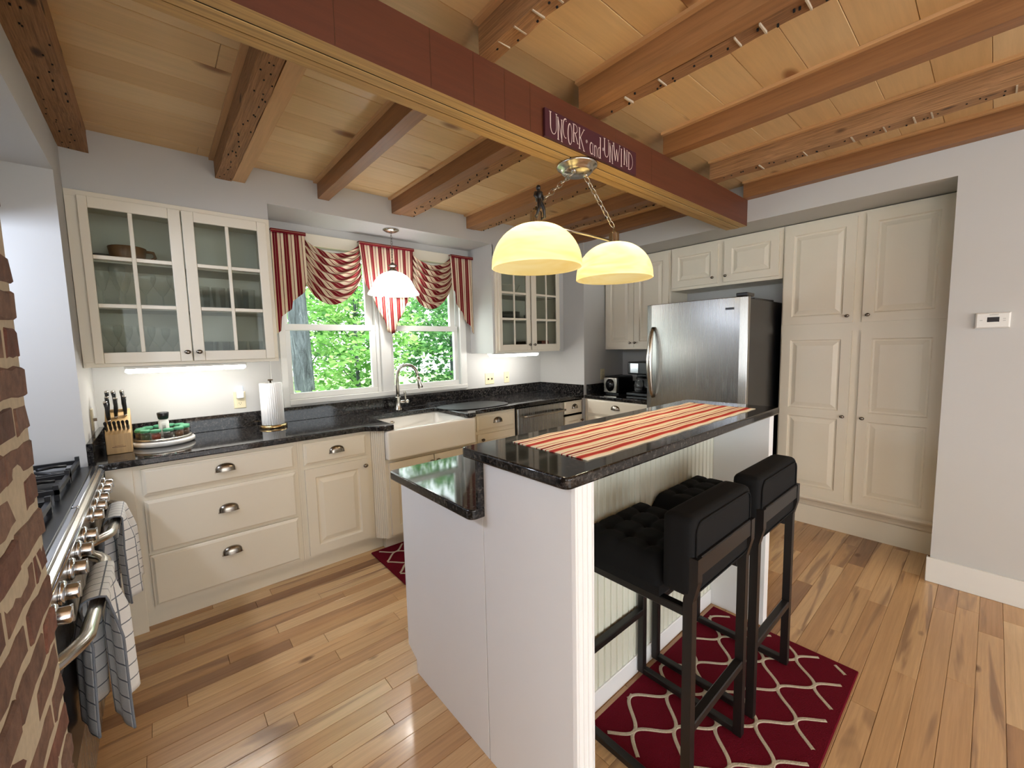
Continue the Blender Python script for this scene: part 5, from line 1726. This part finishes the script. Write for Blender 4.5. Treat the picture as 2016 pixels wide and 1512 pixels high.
for (me, zz, pts, lab, grp) in (
        (wg[0], z0_, [(0.115, -0.25), (0.205, -0.24), (0.155, -0.13), (0.255, -0.12)], 'stemmed wine glass, bottom shelf, left door', 'wine glasses bottom shelf'),
        (wg[1], z0_, [(0.31, -0.25), (0.37, -0.12)], 'round-bowled wine glass, bottom shelf, left door', 'round wine glasses bottom shelf'),
        (wg[2], z1_, [(0.095, -0.22), (0.18, -0.14), (0.16, -0.27)], 'slim stemmed glass, middle shelf, left door', 'slim glasses middle shelf'),
        (wg[1], z1_, [(0.27, -0.25), (0.345, -0.16), (0.415, -0.26)], 'round-bowled wine glass, middle shelf, left door', 'round wine glasses middle shelf')):
    for (x, y_) in pts:
        o = link('wine_glass', me, None, (x, y_, zz + 0.0004))
        tag(o, lab + ', ' + place(pts, x, y_), 'glass', grp)
for (me, zz, pts, lab, grp) in (
        (tb[0], z1_, [(0.53, -0.25), (0.61, -0.24), (0.69, -0.25), (0.77, -0.24), (0.57, -0.14), (0.66, -0.13), (0.75, -0.13)], 'tall clear tumbler, middle shelf, right door', 'tumblers middle shelf'),
        (tb[1], z0_, [(0.52, -0.25), (0.61, -0.23), (0.70, -0.25), (0.79, -0.23), (0.56, -0.12), (0.66, -0.11)], 'clear tumbler, bottom shelf, right door', 'tumblers bottom shelf')):
    for (x, y_) in pts:
        o = link('tumbler', me, None, (x, y_, zz + 0.0004))
        tag(o, lab + ', ' + place(pts, x, y_), 'glass', grp)
# right cabinet
mb = MB().lathe([(0.0, 0.0), (0.05, 0.0), (0.085, 0.03), (0.125, 0.095), (0.130, 0.10), (0.122, 0.095), (0.08, 0.036), (0.0, 0.012)], (3.0, -0.18, z2 + 0.0004), 36)
tag(mb.build('mixing_bowl', M['dishwhite'], origin=(3.0, -0.18, z2)), 'large pale mixing bowl on the top shelf of the right cabinet', 'bowl')
pm = MB().lathe([(0.0, 0.0), (0.07, 0.0), (0.13, 0.012), (0.135, 0.016), (0.13, 0.016), (0.07, 0.005), (0.0, 0.004)], (0, 0, 0), 32).build('plate', M['dishgrey'], origin=(0, 0, 0))
pme = pm.data
bpy.data.objects.remove(pm)
for k in range(6):
    tag(link('plate', pme, None, (2.99, -0.18, z1_ + 0.0006 + k * 0.0125)), 'dark plate on the middle shelf, %s from the bottom of its stack' % ORD[k], 'plate', 'dark plates in a stack')
pw = pme.copy(); pw.materials.clear(); pw.materials.append(M['dishwhite'])
for k in range(4):
    tag(link('plate', pw, None, (2.90, -0.19, z0_ + 0.0006 + k * 0.0125)), 'pale plate on the bottom shelf, %s from the bottom of its stack' % ORD[k], 'plate', 'pale plates in a stack')
t = thing('storage_box', 'dark red and brown box on the bottom shelf of the right cabinet', 'box', (3.35, -0.17, z0_))
MB().box(3.17, 3.40, -0.26, -0.08, z0_ + 0.0004, z0_ + 0.085).build('tray', M['bronze'], t, bevel=0.004)
MB().box(3.405, 3.50, -0.26, -0.08, z0_ + 0.0004, z0_ + 0.09).build('red_carton', M['redbox'], t, bevel=0.003)
mb = MB().lathe([(0.0, 0.0), (0.06, 0.0), (0.07, 0.06), (0.066, 0.06), (0.055, 0.006), (0.0, 0.006)], (3.32, -0.17, z1_ + 0.0004), 24)
tag(mb.build('grey_bowl', M['dishgrey'], origin=(3.32, -0.17, z1_)), 'grey bowl on the middle shelf behind the right-hand door', 'bowl')

# ================================================================== OUTDOORS
g = MB().box(-14, 20, 0.5, 40, -1.4, -1.0)
structure(g.build('ground', plain('leaf_litter', S(120, 140, 90), 0.95, noise=0.5, nscale=3), origin=(0, 0, 0)))
def barkmat():
    m = NT('bark')
    n = m.n('ShaderNodeTexNoise', Scale=1.0, Detail=8.0, Roughness=0.75, Distortion=0.8)
    m.l(m.coords((14, 14, 2.2)), n.inputs['Vector'])
    r = m.ramp([(0.35, S(34, 38, 40)), (0.55, S(84, 90, 94)), (0.7, S(130, 136, 138))])
    m.l(n.outputs['Fac'], r.inputs['Fac']); m.l(r.outputs['Color'], m.p.inputs['Base Color'])
    m.p.inputs['Roughness'].default_value = 0.95
    m.bump(n.outputs['Fac'], 0.9, 0.05)
    return m.mat
M['bark'] = barkmat()
def leafmat(name, a, b, c):
    m = NT(name)
    uv = m.n('ShaderNodeTexCoord').outputs['UV']
    sp = m.n('ShaderNodeSeparateXYZ'); m.l(uv, sp.inputs[0])
    r = m.ramp([(0.0, a), (0.5, b), (1.0, c)]); m.l(sp.outputs[0], r.inputs['Fac'])
    df = m.n('ShaderNodeBsdfDiffuse'); m.l(r.outputs['Color'], df.inputs['Color'])
    tl = m.n('ShaderNodeBsdfTranslucent'); m.l(r.outputs['Color'], tl.inputs['Color'])
    gl = m.n('ShaderNodeBsdfGlossy', Roughness=0.35)
    mx = m.n('ShaderNodeMixShader'); mx.inputs[0].default_value = 0.5
    m.l(df.outputs[0], mx.inputs[1]); m.l(tl.outputs[0], mx.inputs[2])
    m2 = m.n('ShaderNodeMixShader'); m2.inputs[0].default_value = 0.05
    m.l(mx.outputs[0], m2.inputs[1]); m.l(gl.outputs[0], m2.inputs[2])
    m.l(m2.outputs[0], m.out.inputs['Surface'])
    return m.mat
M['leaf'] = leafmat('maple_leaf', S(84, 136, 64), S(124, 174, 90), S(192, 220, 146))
M['leafdark'] = leafmat('dark_leaf', S(52, 100, 56), S(86, 138, 80), S(148, 190, 116))  # same leaf shader with a darker green ramp
def tree(name, label, x, y_, h, trunk_r, crown, nleaf, leaf, seed, mat, group):
    """crown = (cx, cy, cz, rx, ry, rz): leaves in layered sprays inside that ellipsoid"""
    r = random.Random(seed)
    t = thing(name, label, 'tree', (x, y_, -1.0), group)
    path, rad = [], []
    for i in range(9):
        q = i / 8
        path.append((x + 0.05 * math.sin(q * 5 + seed), y_ + 0.05 * math.cos(q * 4 + seed), -1.0 + (h + 1.0) * q))
        rad.append(trunk_r * (1.15 - 0.35 * q) * (1.35 if i == 0 else 1))
    MB().tube(path, rad, 14).build('trunk', M['bark'], t)
    cx, cy, cz, rx, ry, rz = crown
    br = MB()
    for k in range(10):
        a = r.uniform(0, 2 * PI); zz = cz + r.uniform(-0.6, 0.6) * rz
        p1 = (cx + rx * 0.75 * math.cos(a), cy + ry * 0.75 * math.sin(a), zz + 0.15 * rz)
        p0 = (x + (cx - x) * 0.2, y_ + (cy - y_) * 0.2, max(-0.6, zz - 0.3 * rz))
        br.tube([p0, ((p0[0] + p1[0]) / 2, (p0[1] + p1[1]) / 2, (p0[2] + p1[2]) / 2 + 0.1), p1], [max(0.008, trunk_r * 0.18), 0.007, 0.004], 5)
    br.build('branch', M['bark'], t)
    verts, faces, uvs = [], [], []
    nspray = max(20, nleaf // 22)
    cnt = 0
    for _ in range(nspray):
        while True:
            a, b, c = r.uniform(-1, 1), r.uniform(-1, 1), r.uniform(-1, 1)
            if a * a + b * b + c * c < 1:
                break
        sx_, sy_, sz_ = cx + a * rx, cy + b * ry, cz + c * rz
        tone = r.random()
        for _k in range(22):
            px = sx_ + r.gauss(0, 0.16); py = sy_ + r.gauss(0, 0.16); pz = sz_ + r.gauss(0, 0.045)
            if py < 0.45:
                continue
            s_ = leaf * r.uniform(0.6, 1.25)
            yaw = r.uniform(0, 2 * PI); tilt = r.gauss(0, 0.45); roll = r.gauss(0, 0.4)
            R = Matrix.Rotation(yaw, 3, 'Z') @ Matrix.Rotation(tilt, 3, 'Y') @ Matrix.Rotation(roll, 3, 'X')
            b0 = len(verts)
            for (lx, ly, lz) in ((0, 0, 0), (0.45, 0.42, 0.06), (1.0, 0, -0.12), (0.45, -0.42, 0.06)):
                v = R @ Vector((lx * s_, ly * s_, lz * s_))
                verts.append((px + v.x - x, py + v.y - y_, pz + v.z + 1.0))
            faces.append((b0, b0 + 1, b0 + 2, b0 + 3))
            tv = min(1, max(0, tone * 0.7 + r.random() * 0.3))
            uvs.extend([(tv, 0.5)] * 4)
    me = bpy.data.meshes.new('foliage')
    me.from_pydata(verts, [], faces)
    uvl = me.uv_layers.new(name='UVMap')
    for i, u_ in enumerate(uvs):
        uvl.data[i].uv = u_
    me.materials.append(mat)
    o = link('foliage', me, t)
    o['kind'] = 'stuff'
    return t
GT = 'trees and saplings outside the window'
tree('shade_tree', 'thick grey-barked tree trunk just outside the left window', 1.835, 3.0, 6.0, 0.125, (2.1, 3.4, 4.6, 1.8, 1.2, 1.1), 2600, 0.10, 1, M['leaf'], GT)
tree('maple_sapling', 'bright leafy sapling filling the middle of the left window', 2.9, 3.6, 3.0, 0.03, (2.85, 3.5, 1.6, 1.0, 0.9, 1.2), 4000, 0.10, 2, M['leaf'], GT)
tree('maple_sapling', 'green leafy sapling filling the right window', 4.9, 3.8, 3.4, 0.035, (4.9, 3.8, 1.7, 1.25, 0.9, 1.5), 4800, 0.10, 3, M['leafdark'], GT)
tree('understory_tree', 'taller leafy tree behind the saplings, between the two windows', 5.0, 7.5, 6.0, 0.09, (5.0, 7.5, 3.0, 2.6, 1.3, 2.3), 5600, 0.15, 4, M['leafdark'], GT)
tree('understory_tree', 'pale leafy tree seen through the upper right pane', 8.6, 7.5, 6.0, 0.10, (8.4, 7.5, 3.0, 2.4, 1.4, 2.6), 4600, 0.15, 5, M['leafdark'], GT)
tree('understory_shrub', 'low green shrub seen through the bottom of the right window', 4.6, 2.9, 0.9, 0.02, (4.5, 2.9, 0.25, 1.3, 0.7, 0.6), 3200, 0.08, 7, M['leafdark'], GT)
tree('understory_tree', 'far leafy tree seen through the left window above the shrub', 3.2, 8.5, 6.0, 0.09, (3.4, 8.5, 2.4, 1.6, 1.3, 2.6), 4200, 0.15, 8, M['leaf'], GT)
tree('understory_shrub', 'low pale shrub seen through the bottom of the left window', 2.4, 2.6, 0.9, 0.02, (2.3, 2.5, 0.35, 1.1, 0.7, 0.55), 2600, 0.08, 6, M['leaf'], GT)
